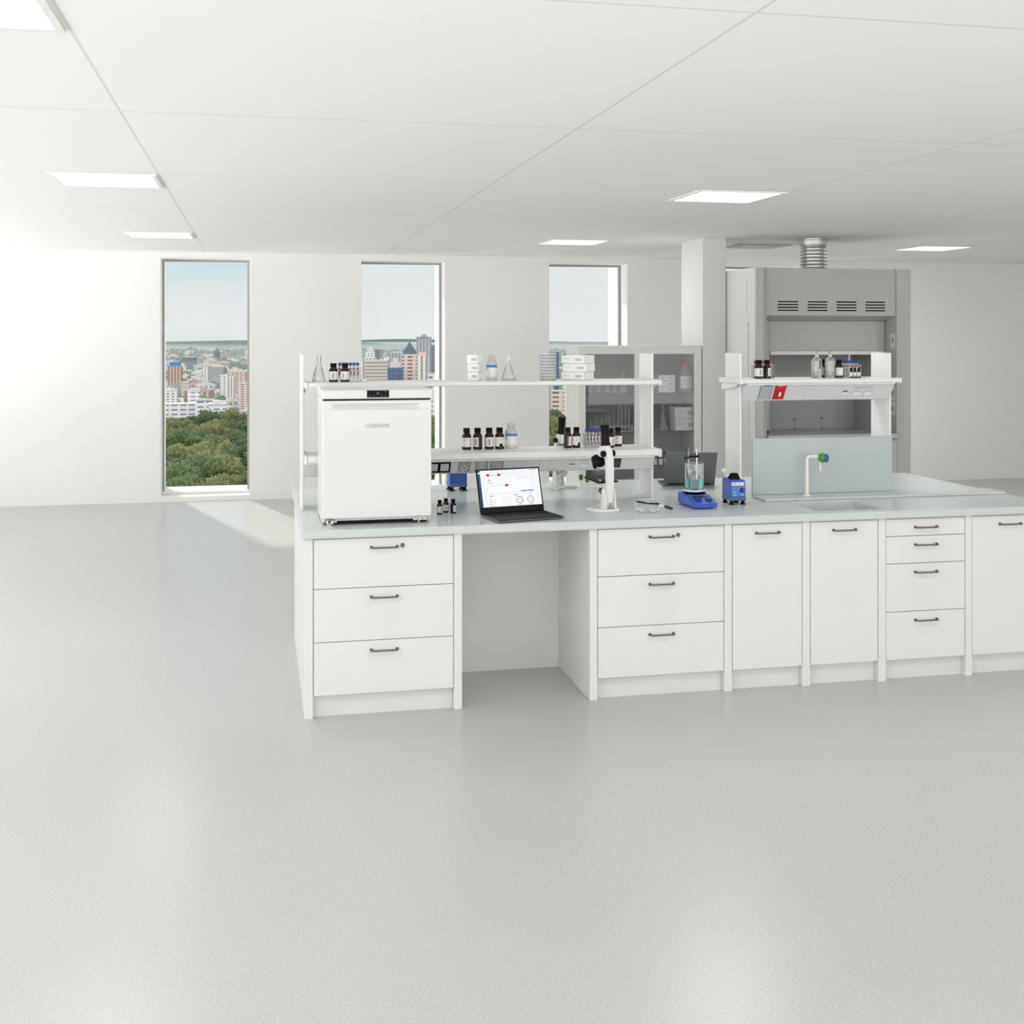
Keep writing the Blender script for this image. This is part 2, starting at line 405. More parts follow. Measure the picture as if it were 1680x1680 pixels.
for a in ((-.3, .3, -.3, -.27), (-.3, .3, .27, .3), (-.3, -.27, -.27, .27), (.27, .3, -.27, .27)): box(bm, a[0], a[1], a[2], a[3], -.014, 0)
part('frame', bm, lightgrey, t)
for k in range(6):
    bm = NB(); v = box(bm, -.27, .27, -.028, .028, -.002, .002); xf(v, Matrix.Translation((0, -.225+.09*k, -.012)) @ Matrix.Rotation(.35, 4, 'X')); part('slat', bm, whitep, t)

# ================================================================== BENCH
def handle_mesh(wd=.125):
    bm = NB(); r = .0045
    pts = [(-wd/2, 0, 0), (-wd/2, -.012, 0)]
    pts += [(-wd/2+.012*(1-math.cos(a)), -.012-.014*math.sin(a), 0) for a in (PI/6, PI/3, PI/2)]
    pts += [(-p[0], p[1], 0) for p in pts[::-1]]
    tube(bm, pts, r, 10)
    for s in (-1, 1):
        v = lathe(bm, [(0, 0), (.0075, 0), (.0075, .003), (0, .003)], 14); xf(v, Matrix.Translation((s*wd/2, 0, 0)) @ Matrix.Rotation(PI/2, 4, 'X'))
    return bm
def lock_mesh():
    bm = NB(); v = lathe(bm, [(0, 0), (.0105, 0), (.0105, .004), (.008, .007), (0, .007)], 20); xf(v, Matrix.Rotation(PI/2, 4, 'X'))
    box(bm, -.0015, .0015, -.0085, -.0065, -.005, .005); return bm
def panel_mesh(x0, x1, y1, z1=.858, notch=False):
    bm = NB()
    if notch: prism(bm, [(0, 0), (0, z1), (.055, z1), (.055, .685), (.45, .685), (.45, z1), (y1, z1), (y1, 0)], 'x', x0, x1)
    else: box(bm, x0, x1, .0, y1, 0, z1, .0025)
    return bm
def cabinet(label, x0, x1, fronts, kind, left=None, right=None, leftd=.63, lock=False, group=None, low=False):
    """x0..x1 the front opening; fronts = list of (z0,z1)"""
    t = thing('drawer_cabinet' if kind == 'drawer' else 'sink_cabinet', label, 'cabinet', ((x0+x1)/2, 0, 0), group=group)
    ox = (x0+x1)/2; a, b = x0-ox, x1-ox
    bm = NB(); box(bm, a+.002, b-.002, .022, .62, .105, .685 if low else .856); part('body', bm, gapm if False else whitem, t)
    bm = NB(); box(bm, a+.001, b-.001, .038, .055, 0, .105); part('plinth', bm, plinthm, t)
    if left: part('side_panel', panel_mesh(left[0]-ox, left[1]-ox, leftd), whitem, t)
    if right: part('side_panel', panel_mesh(right[0]-ox, right[1]-ox, .63, notch=low), whitem, t)
    bm = NB(); box(bm, a+.001, b-.001, .0195, .0215, .108, .856); part('gap_strip', bm, gapm, t, 'dark gap between the fronts')
    for i, (z0, z1) in enumerate(fronts):
        bm = NB(); box(bm, a+.0025, b-.0025, .001, .019, z0, z1, .0015)
        d = part('drawer' if kind == 'drawer' else 'door', bm, whitem, t)
        part('handle', handle_mesh(), handlem, d, 'dark metal bar handle', loc=(0, 0, z1-.045))
        if lock and i == 0: part('lock', lock_mesh(), handlem, d, 'dark round cylinder lock', loc=(.088, .001, z1-.04))
    return t
DR = [(.6175, .853), (.3625, .6145), (.108, .3595)]
cabinet('white three-drawer cabinet under the fridge at the left end of the bench', .041, .719, DR, 'drawer', (0, .0405), (.7195, .76), 1.55, True)
cabinet('white three-drawer cabinet right of the open knee space', 1.4475, 2.1225, DR, 'drawer', (1.4067, 1.447), (2.123, 2.1655), .63, True)
cabinet('narrow white door cabinet between the drawers and the sink', 2.166, 2.5555, [(.108, .853)], 'door', None, (2.556, 2.599))
cabinet('white single-door cabinet directly under the sink', 2.5995, 2.9875, [(.108, .853)], 'door', None, (2.988, 3.0315), low=True)
cabinet('narrow four-drawer cabinet at the right edge of the picture', 3.032, 3.5, [(.763, .853), (.6175, .760), (.3625, .6145), (.108, .3595)], 'drawer', None, (3.5005, 3.54), low=True)
cabinet('white door cabinet beyond the four-drawer cabinet at the bench end', 3.5405, 4.0, [(.108, .853)], 'door', None, (4.0005, 4.04))
t = thing('knee_space_panel', 'tall white back panel closing the open knee space under the bench', 'panel', (1.083, .6303, 0))
bm = NB(); box(bm, -.3229, .3236, 0, .018, 0, .8583); part('panel', bm, whitem, t)
bm = NB(); box(bm, -.322, .322, .019, .05, 0, .09, .001); part('rear_rail', bm, whitem, t)

# worktop with the sink opening
SX0, SX1, SY0, SY1 = 2.675, 3.06, .07, .42
bm = NB(); X0, X1, Y0, Y1 = -.012, 4.07, -.022, 1.575
def slab(x0, x1, y0, y1): box(bm, x0, x1, y0, y1, .8585, .90)
ev = .009
outer = [(X0, Y0), (X1, Y0), (X1, Y1), (X0, Y1)]
inner = []
rc = .025
for (cx_, cy_, a0_) in ((SX0+rc, SY0+rc, PI), (SX1-rc, SY0+rc, 1.5*PI), (SX1-rc, SY1-rc, 0), (SX0+rc, SY1-rc, .5*PI)):
    inner += arc(cx_, cy_, rc, a0_, a0_+PI/2, 5)
def ring_solid(bm, outer, inner, z0, z1, mi=0):
    faces = []
    for z in (z0, z1):
        vo = [bm.verts.new((x, y, z)) for x, y in outer]; vi = [bm.verts.new((x, y, z)) for x, y in inner]
        eo = [bm.edges.new((vo[i], vo[(i+1) % len(vo)])) for i in range(len(vo))]
        ei = [bm.edges.new((vi[i], vi[(i+1) % len(vi)])) for i in range(len(vi))]
        r = bmesh.ops.triangle_fill(bm, edges=eo+ei, use_beauty=True)
        faces.append((vo, vi))
    (vo0, vi0), (vo1, vi1) = faces
    sides = []
    for a_, b_ in ((vo0, vo1), (vi0, vi1)):
        for i in range(len(a_)):
            j = (i+1) % len(a_); sides.append(bm.faces.new([a_[i], a_[j], b_[j], b_[i]]))
    return vo0, vo1, vi0, vi1
vo0, vo1, vi0, vi1 = ring_solid(bm, outer, inner, .8585, .90)
es = []
for vs_ in (vo0, vo1, vi1):
    for i in range(len(vs_)):
        e = bm.edges.get((vs_[i], vs_[(i+1) % len(vs_)]))
        if e: es.append(e)
bmesh.ops.bevel(bm, geom=es, offset=.006, segments=3, affect='EDGES')
wt = part('worktop', bm, topm)
tag(wt, 'long pale blue-grey worktop running over the whole bench', 'worktop')
# basin
bm = NB()
def rrect(x0, x1, y0, y1, r, n=5):
    o = []
    for (a, b, c) in ((x0+r, y0+r, PI), (x1-r, y0+r, 1.5*PI), (x1-r, y1-r, 0), (x0+r, y1-r, .5*PI)): o += arc(a, b, r, c, c+PI/2, n)
    return o
def loft(bm, loops, mi=0, cap=True, smooth=False):
    R = [[bm.verts.new(p) for p in lp] for lp in loops]
    fs = []
    for A, B in zip(R, R[1:]):
        for i in range(len(A)):
            j = (i+1) % len(A); f = bm.faces.new([A[i], A[j], B[j], B[i]]); f.smooth = smooth; fs.append(f)
    if cap: fs.append(bm.faces.new(R[0][::-1])); fs.append(bm.faces.new(R[-1]))
    _mi(fs, mi); return [v for r in R for v in r]
lo = []
for ins, z in ((-.004, .858), (-.004, .70), (.004, .858), (.004, .856), (.006, .73), (.016, .712), (.03, .708)):
    lo.append([(x, y, z) for x, y in rrect(SX0+ins+.0, SX1-ins, SY0+ins, SY1-ins, .025)])
lo = [[(x, y, .8583) for x, y in rrect(SX0-.006, SX1+.006, SY0-.006, SY1+.006, .03)], [(x, y, .695) for x, y in rrect(SX0-.006, SX1+.006, SY0-.006, SY1+.006, .03)]]
loi = []
for ins, z in ((.0005, .8583), (.003, .73), (.012, .712), (.03, .708)): loi.append([(x, y, z) for x, y in rrect(SX0+ins, SX1-ins, SY0+ins, SY1-ins, .025)])
sinkt = thing('sink', 'rectangular pale blue-grey sink basin sunk into the worktop', 'sink', (0, 0, 0))
loft(bm, loi[::-1]+lo, cap=True); part('basin', bm, topm, sinkt)
bm = NB(); lathe(bm, [(0, 0), (.025, 0), (.03, .002), (.03, .0), (.028, -.002), (0, -.002)], 24, (2.87, .25, .7105)); part('drain', bm, steelm, sinkt)
# raised ledge behind sink and splash panel
p1 = atY(1235, 719, .63); p2 = atY(1464, 716, .63)
bm = NB(); box(bm, p1[0]+.0, 4.06, .452, .652, .9003, .913, .004)
ld = part('raised_ledge', bm, topm); tag(ld, 'low raised ledge behind the sink carrying the white tap', 'ledge')
p1 = atY(1235, 719, .63); p2 = atY(1464, 716, .63)
bm = NB(); box(bm, p1[0], p2[0], .630, .650, .9135, (p1[2]+p2[2])/2, .003)
sp = part('splash_panel', bm, splashm); tag(sp, 'upright pale blue-green splash panel behind the sink', 'splash panel')

# ================================================================== REAGENT RACKS
UY0, UY1 = .66, .875; FY, BY = .58, .905
def shelf_profile_upper(z1): return [(FY+.006, z1-.024), (FY, z1-.018), (FY, z1-.006), (FY+.006, z1), (BY, z1), (BY, z1-.024)]
def rack(name, label, xa, xb, duct_z, ductdepth, low_z=None, base=.9003, lcap=.018):
    t = thing(name, label, 'shelving', (0, 0, 0))
    for x in (xa, xb-.013):
        bm = NB(); box(bm, x, x+.013, UY0, UY1, base, 1.725, .0025)
        box(bm, x-.0012, x+.0142, UY0+.02, UY0+.026, base, 1.722); box(bm, x-.0012, x+.0142, UY1-.05, UY1-.044, base, 1.722)
        part('upright', bm, rackm, t)
    x0, x1 = xa-.012+(.018-lcap), xb+.004
    bm = NB(); prism(bm, shelf_profile_upper(1.577), 'x', x0+.004, x1, 0); part('shelf', bm, rackm, t)
    for x in (x0-.014, x1+.001):
        bm = NB(); box(bm, x, x+.016, FY-.004, BY+.004, 1.550, 1.580, .004); part('end_cap', bm, rackm, t)
    for x in (x0-.01, x1):
        bm = NB(); prism(bm, [(UY0-.02, 1.549), (UY1, 1.549), (UY1, 1.51), (UY0+.02, 1.53)], 'x', x, x+.008); part('bracket', bm, rackm, t)
    if low_z:
        bm = NB(); prism(bm, [(FY+.006, low_z-.036), (FY, low_z-.030), (FY, low_z-.007), (FY+.007, low_z), (BY, low_z), (BY, low_z-.036)], 'x', x0+.004, x1, 0); part('shelf', bm, rackm, t)
        for x in (x0-.014, x1+.001):
            bm = NB(); box(bm, x, x+.016, FY-.004, BY+.004, low_z-.042, low_z+.002, .004); part('end_cap', bm, rackm, t)
    z0, z1 = duct_z
    bm = NB(); prism(bm, [(FY+.018, z1), (FY+.018+ductdepth, z0+.004), (FY+.024+ductdepth, z0), (BY-.06, z0), (BY-.01, z1)], 'x', xa+.014, xb-.0135)
    box(bm, xa+.016, xb-.016, FY+.006, FY+.02, z1-.008, z1+.002, .002)
    d = part('service_duct', bm, ductm, t)
    return t, d
# frame on the sloping duct face: u along x, v from top
def duct_frame(z0, z1, dep):
    a = Vector((0, FY+.018, z1)); b = Vector((0, FY+.018+dep, z0+.004)); dv = (b-a); Ld = dv.length; dv.normalize()
    nrm = Vector((0, -abs(dv.z), -dv.y)).normalized()   # outward: towards -Y and down
    def M(x, v):
        p = a+dv*v; R = Matrix(((1, 0, 0), (0, -dv.y, -nrm.y), (0, -dv.z, -nrm.z))).to_4x4()
        # local x -> X, local y(up) -> -dv, local z(out) -> nrm
        R = Matrix(((1, 0, 0, x), (0, -dv.y, nrm.y, p.y), (0, -dv.z, nrm.z, p.z), (0, 0, 0, 1)))
        return R
    return M, Ld
def plate(parent, M, wd, ht, kind, label=None):
    """local: x right, y up, z out of the duct"""
    name = {'black2': 'power_socket', 'stripe': 'warning_plate', 'us': 'power_socket', 'blank': 'blank_plate', 'usb': 'usb_socket', 'data': 'data_socket', 'round': 'power_socket', 'white': 'switch_plate', 'slot': 'socket_plate', 'dark': 'dark_plate', 'red': 'isolator_switch', 'greyframe': 'meter_plate'}[kind]
    bm = NB(); v0 = 0
    W, H = wd/2, ht/2
    def bx(x0, x1, y0, y1, z0, z1, mi=0, bev=0): box(bm, x0, x1, y0, y1, z0, z1, bev, mi)
    mats = [ductm, inkm, greym, whitep, lightgrey]
    if kind == 'black2':
        mats = [blackm, lightgrey, inkm]
        bx(-W, W, -H, H, .0002, .004, 0, .001)
        for s in (-1, 1):
            cx = s*W*.48; q = W*.36; bx(cx-q, cx+q, -H*.66, H*.62, .0041, .006, 1, .0008)
            bx(cx-.0022, cx+.0022, H*.18, H*.36, .0061, .0064, 2)
            for k in (-1, 1): bx(cx+k*.008-.002, cx+k*.008+.002, -H*.3, -H*.15, .0061, .0064, 2)
    elif kind == 'stripe':
        mats = [paperm, inkm]
        bx(-W, W, -H, H, .0002, .003, 0)
        def clip(poly, f):
            out = []
            for i_ in range(len(poly)):
                p, q = poly[i_], poly[(i_+1) % len(poly)]; a_, b_ = f(p), f(q)
                if a_ >= 0: out.append(p)
                if (a_ >= 0) != (b_ >= 0): t_ = a_/(a_-b_); out.append((p[0]+(q[0]-p[0])*t_, p[1]+(q[1]-p[1])*t_))
            return out
        for k in range(-8, 9):
            o = k*.0155; pl = [(-W, .8*W+o), (W, -.8*W+o), (W, -.8*W+o+.0085), (-W, .8*W+o+.0085)]
            for f in (lambda p: p[1]+H*.98, lambda p: H*.98-p[1]):
                if pl: pl = clip(pl, f)
            if len(pl) > 2: quad(bm, [(x, y, .0033) for x, y in pl], 1)
        v = lathe(bm, [(0, .0038), (H*.50, .0038), (H*.50, .0034)], 24, (0, -H*.28, 0), 0)
        v = lathe(bm, [(H*.30, .0040), (H*.40, .0040)], 24, (0, -H*.25, 0), 1)
        v = lathe(bm, [(0, .0040), (H*.16, .0040)], 16, (0, -H*.25, 0), 1)
    elif kind == 'us':
        mats = [greym, inkm, lightgrey]
        bx(-W, W, -H, H, .0002, .003, 0, .0008); bx(-W, -W+.003, -H, H, .0031, .0035, 1); bx(W-.003, W, -H, H, .0031, .0035, 1)
        for s in (-1, 1):
            lathe(bm, [(0, .0042), (H*.36, .0042), (H*.38, .003)], 20, (0, s*H*.48, 0), 2)
            for dx, dy, w_, h_ in ((-.005, -.003, .0015, .004), (.005, -.003, .0015, .004), (0, .006, .003, .003)):
                bx(dx-w_, dx+w_, s*H*.48+dy-h_, s*H*.48+dy+h_*.4, .0043, .0046, 1)
    elif kind == 'blank':
        mats = [greym, inkm]
        bx(-W, W, -H, H, .0002, .003, 0, .0008); bx(-W, -W+.003, -H, H, .0031, .0035, 1); bx(W-.003, W, -H, H, .0031, .0035, 1)
        bx(-.004, .004, H*.9, H*.97, .0031, .0034, 1)
    elif kind == 'round':
        mats = [ductm, lightgrey, inkm]
        bx(-W, W, -H, H, .0002, .003, 0, .001); lathe(bm, [(H*.45, .0036), (H*.52, .0036), (H*.52, .003)], 24, (0, -H*.08, 0), 1)
        bx(W*.45, W*.62, H*.5, H*.64, .0031, .0036, 2)
    elif kind == 'slot':
        mats = [ductm, lightgrey, greym]
        bx(-W, W, -H, H, .0002, .003, 0, .001)
        for k in range(4): bx(-W*.5+k*W*.28, -W*.36+k*W*.28, H*.28, H*.46, .0031, .0034, 2)
        for k in (-1, 1): bx(k*W*.3-.002, k*W*.3+.002, -H*.4, -H*.3, .0031, .0034, 2)
    elif kind == 'white':
        mats = [ductm, lightgrey]
        bx(-W, W, -H, H, .0002, .003, 0, .001)
        for k in range(5): bx(-W*.6+k*W*.26, -W*.585+k*W*.26, -H*.6, H*.6, .0031, .0033, 1)
    elif kind == 'usb':
        mats = [ductm, inkm, whitep]
        bx(-W, W, -H, H, .0002, .003, 0, .001); bx(-W*.6, W*.6, -H*.1, H*.12, .0031, .0036, 1); bx(-.0016, .0016, H*.34, H*.44, .0031, .0034, 1); bx(-W*.5, W*.5, -H*.5, -H*.2, .0031, .0034, 2)
    elif kind == 'data':
        mats = [ductm, greym, whitep]
        bx(-W, W, -H, H, .0002, .003, 0, .001); bx(-W*.9, W*.9, H*.6, H*.8, .0031, .0038, 1)
        for k in range(5): bx(-W*.7+k*W*.3, -W*.52+k*W*.3, -H*.1, H*.12, .0031, .0034, 1)
        bx(-W*.65, W*.7, -H*.6, -H*.18, .0031, .0034, 2)
    elif kind == 'dark':
        mats = [midgrey, inkm]
        mats = [mat('dark_plate', (.045, .05, .05), .5), inkm]
        bx(-W, W, -H, H, .0002, .004, 0, .001)
    elif kind == 'red':
        mats = [redpl, inkm, whitep]
        bx(-W, W, -H, H, .0002, .004, 0, .0008); bx(-W, -W+.003, -H, H, .0041, .0045, 1); bx(W-.003, W, -H, H, .0041, .0045, 1)
        bx(-W*.7, W*.7, H*.86, H*.95, .0041, .0044, 2); bx(-.002, .002, H*.55, H*.66, .0041, .0044, 2)
        v = lathe(bm, [(0, .004), (.011, .004), (.009, .009), (0, .009)], 20, (-.002, -H*.25, 0), 1)
        v = []
        box(bm, -.006, .005, -H*.40, H*.12, .009, .02, .002, 2)
    elif kind == 'greyframe':
        mats = [mat('plate_greygreen', (.40, .44, .43), .4), inkm, lightgrey]
        bx(-W, W, -H, H, .0002, .003, 0, .0008); bx(-W, -W+.003, -H, H, .0031, .0035, 1); bx(W-.003, W, -H, H, .0031, .0035, 1)
        bx(-W*.5, W*.55, H*.85, H*.97, .0031, .0034, 1)
        for k in (-.35, 0.05, .4): bx(W*k-.001, W*k+.001, -H*.9, H*.7, .0031, .0033, 2)
    for v in bm.verts: v.co = M @ v.co
    o = part(name, bm, mats, parent, label); return o
R1, D1 = rack('reagent_rack', 'white two-tier bench shelf rack with a socket duct, behind the fridge and laptop', .009, 1.968, (1.078, 1.155), .042, 1.192, lcap=-.0215)
M1, L1 = duct_frame(1.078, 1.155, .042)
def dx(px): return atY(px, 765, .60)[0]
vc = L1*.5
for (a, b, k, lab) in ((702, 740, 'black2', 'black double socket with grey faces'), (752, 773, 'stripe', 'black and white striped plate with a round symbol'), (781, 801, 'us', 'grey double outlet'), (806, 826, 'blank', 'plain grey plate'),
                  (844, 861, 'round', None), (864, 884, 'slot', None), (886, 902, 'white', None), (904, 926, 'white', None), (932, 947, 'usb', None), (952, 969, 'data', None), (973, 985, 'usb', None), (1008, 1020, 'dark', 'dark grey plate')):
    xa_, xb_ = dx(a), dx(b); plate(D1, M1((xa_+xb_)/2, vc), xb_-xa_, L1*(.86 if k in ('black2', 'stripe', 'us', 'blank') else .74), k, lab)
R2, D2 = rack('reagent_rack', 'white shelf rack above the sink with a red isolator on its duct', 2.486, 3.442, (1.452, 1.551), .062)
M2, L2 = duct_frame(1.452, 1.551, .062)
def dx2(px): return atY(px, 645, .60)[0]
for (a, b, k, lab) in ((1249, 1269, 'greyframe', 'grey-green meter plate with dark edges'), (1273, 1291, 'red', 'red plate with a white rotary switch'), (1304, 1322, 'round', None), (1325, 1343, 'slot', None), (1346, 1374, 'white', None), (1384, 1397, 'usb', None), (1403, 1418, 'data', None), (1421, 1436, 'data', None)):
    xa_, xb_ = dx2(a), dx2(b); plate(D2, M2((xa_+xb_)/2, L2*.5), xb_-xa_, L2*(.9 if k in ('red', 'greyframe') else .7), k, lab)

# ================================================================== FRIDGE
ft = thing('compact_fridge', 'white compact laboratory fridge standing on the left end of the bench', 'fridge', (.09, .10, .9))
FW, FD, FH = .535, .47, .66
bm = NB(); box(bm, 0, .018, .045, FD, .010, .615, .004); box(bm, FW-.018, FW, .045, FD, .010, .615, .004); box(bm, .018, FW-.018, .047, FD, .035, .615); part('body', bm, fridgem, ft)
bm = NB(); box(bm, -.002, FW+.004, -.002, FD+.002, .617, FH, .006)
tp = part('top_panel', bm, fridgem, ft)
bm = NB(); box(bm, .215, .323, -.0045, -.0021, .6235, .6585, .0005)
box(bm, .262, .2625, -.0048, -.0046, .64, .6405)
v = lathe(bm, [(.0045, 0), (.006, 0), (.006, .0004)], 20, mi=1); xf(v, Matrix.Translation((.268, -.0046, .643)) @ Matrix.Rotation(PI/2, 4, 'X'))
for x in (.230, .248, .286, .305): box(bm, x-.0012, x+.0012, -.0049, -.0046, .630, .6324, 0, 2)
box(bm, .3035, .306, -.0049, -.0046, .650, .653, 0, 2)
part('display', bm, [blackm, midgrey, lightgrey], tp, 'black glossy control display')
bm = NB()
dz0, dz1 = .034, .608
# door with a moulded grip recess below its top edge
box(bm, .001, FW-.001, .004, .043, dz0, .566, .005)
prism(bm, [(.043, .5655), (.043, dz1), (.006, dz1), (0.004, dz1-.003), (.004, .596), (.004, .5655)], 'x', .001, .045)
prism(bm, [(.043, .5655), (.043, dz1), (.006, dz1), (0.004, dz1-.003), (.004, .596), (.004, .5655)], 'x', FW-.045, FW-.001)
prism(bm, [(.043, .5655), (.043, dz1), (.006, dz1), (.004, dz1-.003), (.004, .594), (.022, .578), (.006, .5655)], 'x', .075, FW-.075)
for s in (0, 1):
    xa_, xb_ = (.045, .075) if s == 0 else (FW-.045, FW-.075)
    A = [(.043, .5655), (.043, dz1), (.006, dz1), (.004, dz1-.003), (.004, .594), (.004, .578), (.004, .5655)]
    B = [(.043, .5655), (.043, dz1), (.006, dz1), (.004, dz1-.003), (.004, .594), (.022, .578), (.006, .5655)]
    loft(bm, [[(xa_, y, z) for y, z in A], [(xb_, y, z) for y, z in B]])
dr = part('door', bm, fridgem, ft)
bm = NB(); text_mesh(bm, 'LIEBHERR', .0265, Matrix.Translation((.268, .0032, .484)) @ MFRONT, 0, .0006, 1.05)
part('lettering', bm, logom, dr, 'raised grey lettering')
bm = NB(); box(bm, .003, FW-.003, .03, .04, .609, .6165); part('door_gap', bm, gapm, ft, 'dark gap above the door')
bm = NB(); prism(bm, [(.02, .012), (.070, .012), (.073, .021), (FW-.090, .021), (FW-.088, .012), (FW-.019, .012), (FW-.019, .034), (.02, .034)], 'y', .026, .046)
part('kick_plate', bm, lightgrey, ft)
for x in (.03, FW-.06): pass
bm = NB(); box(bm, .02, .055, .004, .025, .006, .033, .004); box(bm, .024, .05, .001, .004, .01, .026, .001); lathe(bm, [(0, 0), (.016, 0), (.016, .004), (.01, .008), (0, .008)], 16, (.037, .02, 0))
box(bm, .022, .052, -.001, .0035, .028, .031, 0, 1)
v = lathe(bm, [(0, 0), (.006, 0), (.006, .002), (0, .002)], 12, mi=1); xf(v, Matrix.Translation((.034, .001, .02)) @ Matrix.Rotation(PI/2, 4, 'X'))
part('hinge_foot', bm, [steelm, blackm], ft, 'metal hinge with adjustable foot')
bm = NB(); box(bm, FW-.075, FW-.012, .016, .0255, .014, .032, .002)
for k in range(5): box(bm, FW-.070+k*.012, FW-.064+k*.012, .0148, .0158, .019+.003*(k % 2), .026, 0, 1)
lathe(bm, [(0, 0), (.006, 0), (.004, .003), (.004, .025), (0, .025)], 14, (FW-.06, .035, 0))
part('foot', bm, [steelm, blackm], ft)
for x, y in ((.04, FD-.05), (FW-.05, FD-.05)):
    pass
bm = NB(); box(bm, .02, FW-.02, .055, FD-.01, .0015, .034); part('underside', bm, blackm, ft, 'dark underside')

# ================================================================== BOTTLES, GLASS, TUBES
def bottle_prof(r, h, capr):
    hs = h*.60
    return [(0, 0), (r*.86, 0), (r, r*.12), (r, hs), (r*.93, hs+h*.06), (r*.72, hs+h*.13), (capr*.86, hs+h*.17), (capr*.86, h*.85), (0, h*.85)]
def label_patch(bm, r, z0, z1, a0, a1, mi, seg=16):
    lathe(bm, [(r, z0), (r, z1)], seg, (0, 0, 0), mi, a0, a1)
def mk_bottle(r, h, style=0):
    def build(label, group):
        t = thing('reagent_bottle', label, 'bottle', group=group)
        capr = r*.70
        bm = NB(); lathe(bm, bottle_prof(r, h, capr), 24); part('glass_body', bm, amber, t)
        bm = NB(); lathe(bm, [(0, h*.79), (capr*1.02, h*.79), (capr*1.02, h*.80), (capr, h*.81), (capr, h*.985), (capr*.9, h), (0, h)], 24); part('cap', bm, capm, t)
        bm = NB(); z0, z1 = h*.13, h*.56; f = -PI/2
        if style == 3:   # bare-shouldered bottle seen from the seam of its label
            label_patch(bm, r*1.012, z0, z1, f+.55, f+2.6, 0)
            for k in range(6): label_patch(bm, r*1.02, z0+(z1-z0)*(.16+.12*k), z0+(z1-z0)*(.20+.12*k), f+.8, f+2.1, 1)
        else:
            label_patch(bm, r*1.012, z0, z1, f-(.7 if style == 5 else 1.7), f+{2: .75, 5: .6}.get(style, 1.5), 0, 24)
            if style == 0:
                for k in range(3): label_patch(bm, r*1.02, z0+(z1-z0)*(.62+.09*k), z0+(z1-z0)*(.655+.09*k), f-1.0, f-.3, 2, 6)
                for k in range(2): label_patch(bm, r*1.02, z0+(z1-z0)*(.12+.18*k), z0+(z1-z0)*(.16+.18*k), f-1.0, f-.4, 2, 6)
                for k in range(7): label_patch(bm, r*1.02, z0+(z1-z0)*(.15+.10*k), z0+(z1-z0)*(.21+.10*k), f+.7, f+1.1, 1, 4)
            if style == 1:
                for k in range(7): label_patch(bm, r*1.02, z0+(z1-z0)*(.15+.10*k), z0+(z1-z0)*(.21+.10*k), f-.35, f+.05, 1, 4)
                for k in range(5): label_patch(bm, r*1.02, z0+(z1-z0)*(.25+.13*k), z0+(z1-z0)*(.28+.13*k), f+.4, f+1.2, 2, 6)
                for k in range(3): label_patch(bm, r*1.02, z0+(z1-z0)*(.2+.25*k), z0+(z1-z0)*(.28+.25*k), f-1.2, f-.9, 3, 3)
            if style == 2:
                for k in range(6): label_patch(bm, r*1.02, z0+(z1-z0)*(.15+.12*k), z0+(z1-z0)*(.22+.12*k), f-.1, f+.45, 1, 4)
            if style == 5:
                for k in range(3): label_patch(bm, r*1.02, z0+(z1-z0)*(.3+.2*k), z0+(z1-z0)*(.34+.2*k), f-.4, f+.4, 2, 6)
            if style == 4:
                label_patch(bm, r*1.02, z0, z0+(z1-z0)*.3, f-.2, f+.5, 4, 6)
                for k in range(3): label_patch(bm, r*1.02, z0+(z1-z0)*(.45+.15*k), z0+(z1-z0)*(.48+.15*k), f-.7, f+.5, 2, 6)
        part('label', bm, [paperm, inkm, inkg, tealink, capm], t, 'white printed paper label')
        return t
    return build
K = {}
def bottle(r, h, style, label, loc, rz=0, group=None):
    k = (r, h, style)
    if k not in K: K[k] = Kind(mk_bottle(r, h, style))
    return K[k](label, loc, rz, group)
US = 1.5773; LS = 1.1923; CT = .9003; RS = 1.5773
def onp(px, py, z): p = atZ(px, py, z); return (p[0], p[1], z)
def shelfpos(px, y, z): p = atY(px, 600, y); return (p[0], y, z)

# lower shelf, four amber bottles
for px, st, lab in ((765.5, 0, 'amber bottle on the lower shelf, leftmost of the row of four, label with text'), (783.5, 2, 'amber bottle on the lower shelf, second of four, mostly bare brown glass'),
                    (802.5, 1, 'amber bottle on the lower shelf, third of four, label with bold printing'), (819.5, 4, 'amber bottle on the lower shelf, fourth of four, beside the white plastic bottle')):
    bottle(.0262, .119, st, lab, shelfpos(px, .80, LS), {2: .75, 1: .35}.get(st, 0)*-1 if st == 2 else 0, 'amber bottles on the lower shelf')
# lower shelf right part
bottle(.0235, .116, 3, 'amber bottle on the lower shelf touching the black tube of the rear microscope', shelfpos(931.5, .77, LS), -.6, 'amber bottles on the lower shelf')
bottle(.0235, .116, 4, 'amber bottle on the lower shelf just left of the blue-capped tube rack', shelfpos(945.5, .78, LS), .3, 'amber bottles on the lower shelf')
bottle(.0235, .108, 1, 'amber bottle on the lower shelf half hidden by the microscope eyepiece', shelfpos(1001.5, .745, LS), .5, 'amber bottles on the lower shelf')
bottle(.0235, .108, 0, 'amber bottle at the right end of the lower shelf', shelfpos(1014, .815, LS), .2, 'amber bottles on the lower shelf')
# top shelf
bottle(.0242, .101, 1, 'amber bottle with a teal-marked label on the top shelf beside the conical flask', shelfpos(547, .72, US), 0, 'amber bottles on the top shelf')
bottle(.0242, .101, 1, 'amber bottle on the top shelf in front of the blue-capped tubes', shelfpos(566, .72, US), -.35, 'amber bottles on the top shelf')
# vials on the worktop
for px, py, st, rz, lab in ((721.5, 843.5, 2, 0, 'small amber vial beside the fridge, leftmost of three'), (731.5, 840.5, 1, 0, 'small amber vial beside the fridge, the middle one set back'), (743.5, 842, 3, -.55, 'small amber vial beside the fridge, right one with bare brown glass')):
    bottle(.0150, .073, st, lab, onp(px, py, CT), rz, 'small amber vials on the worktop')
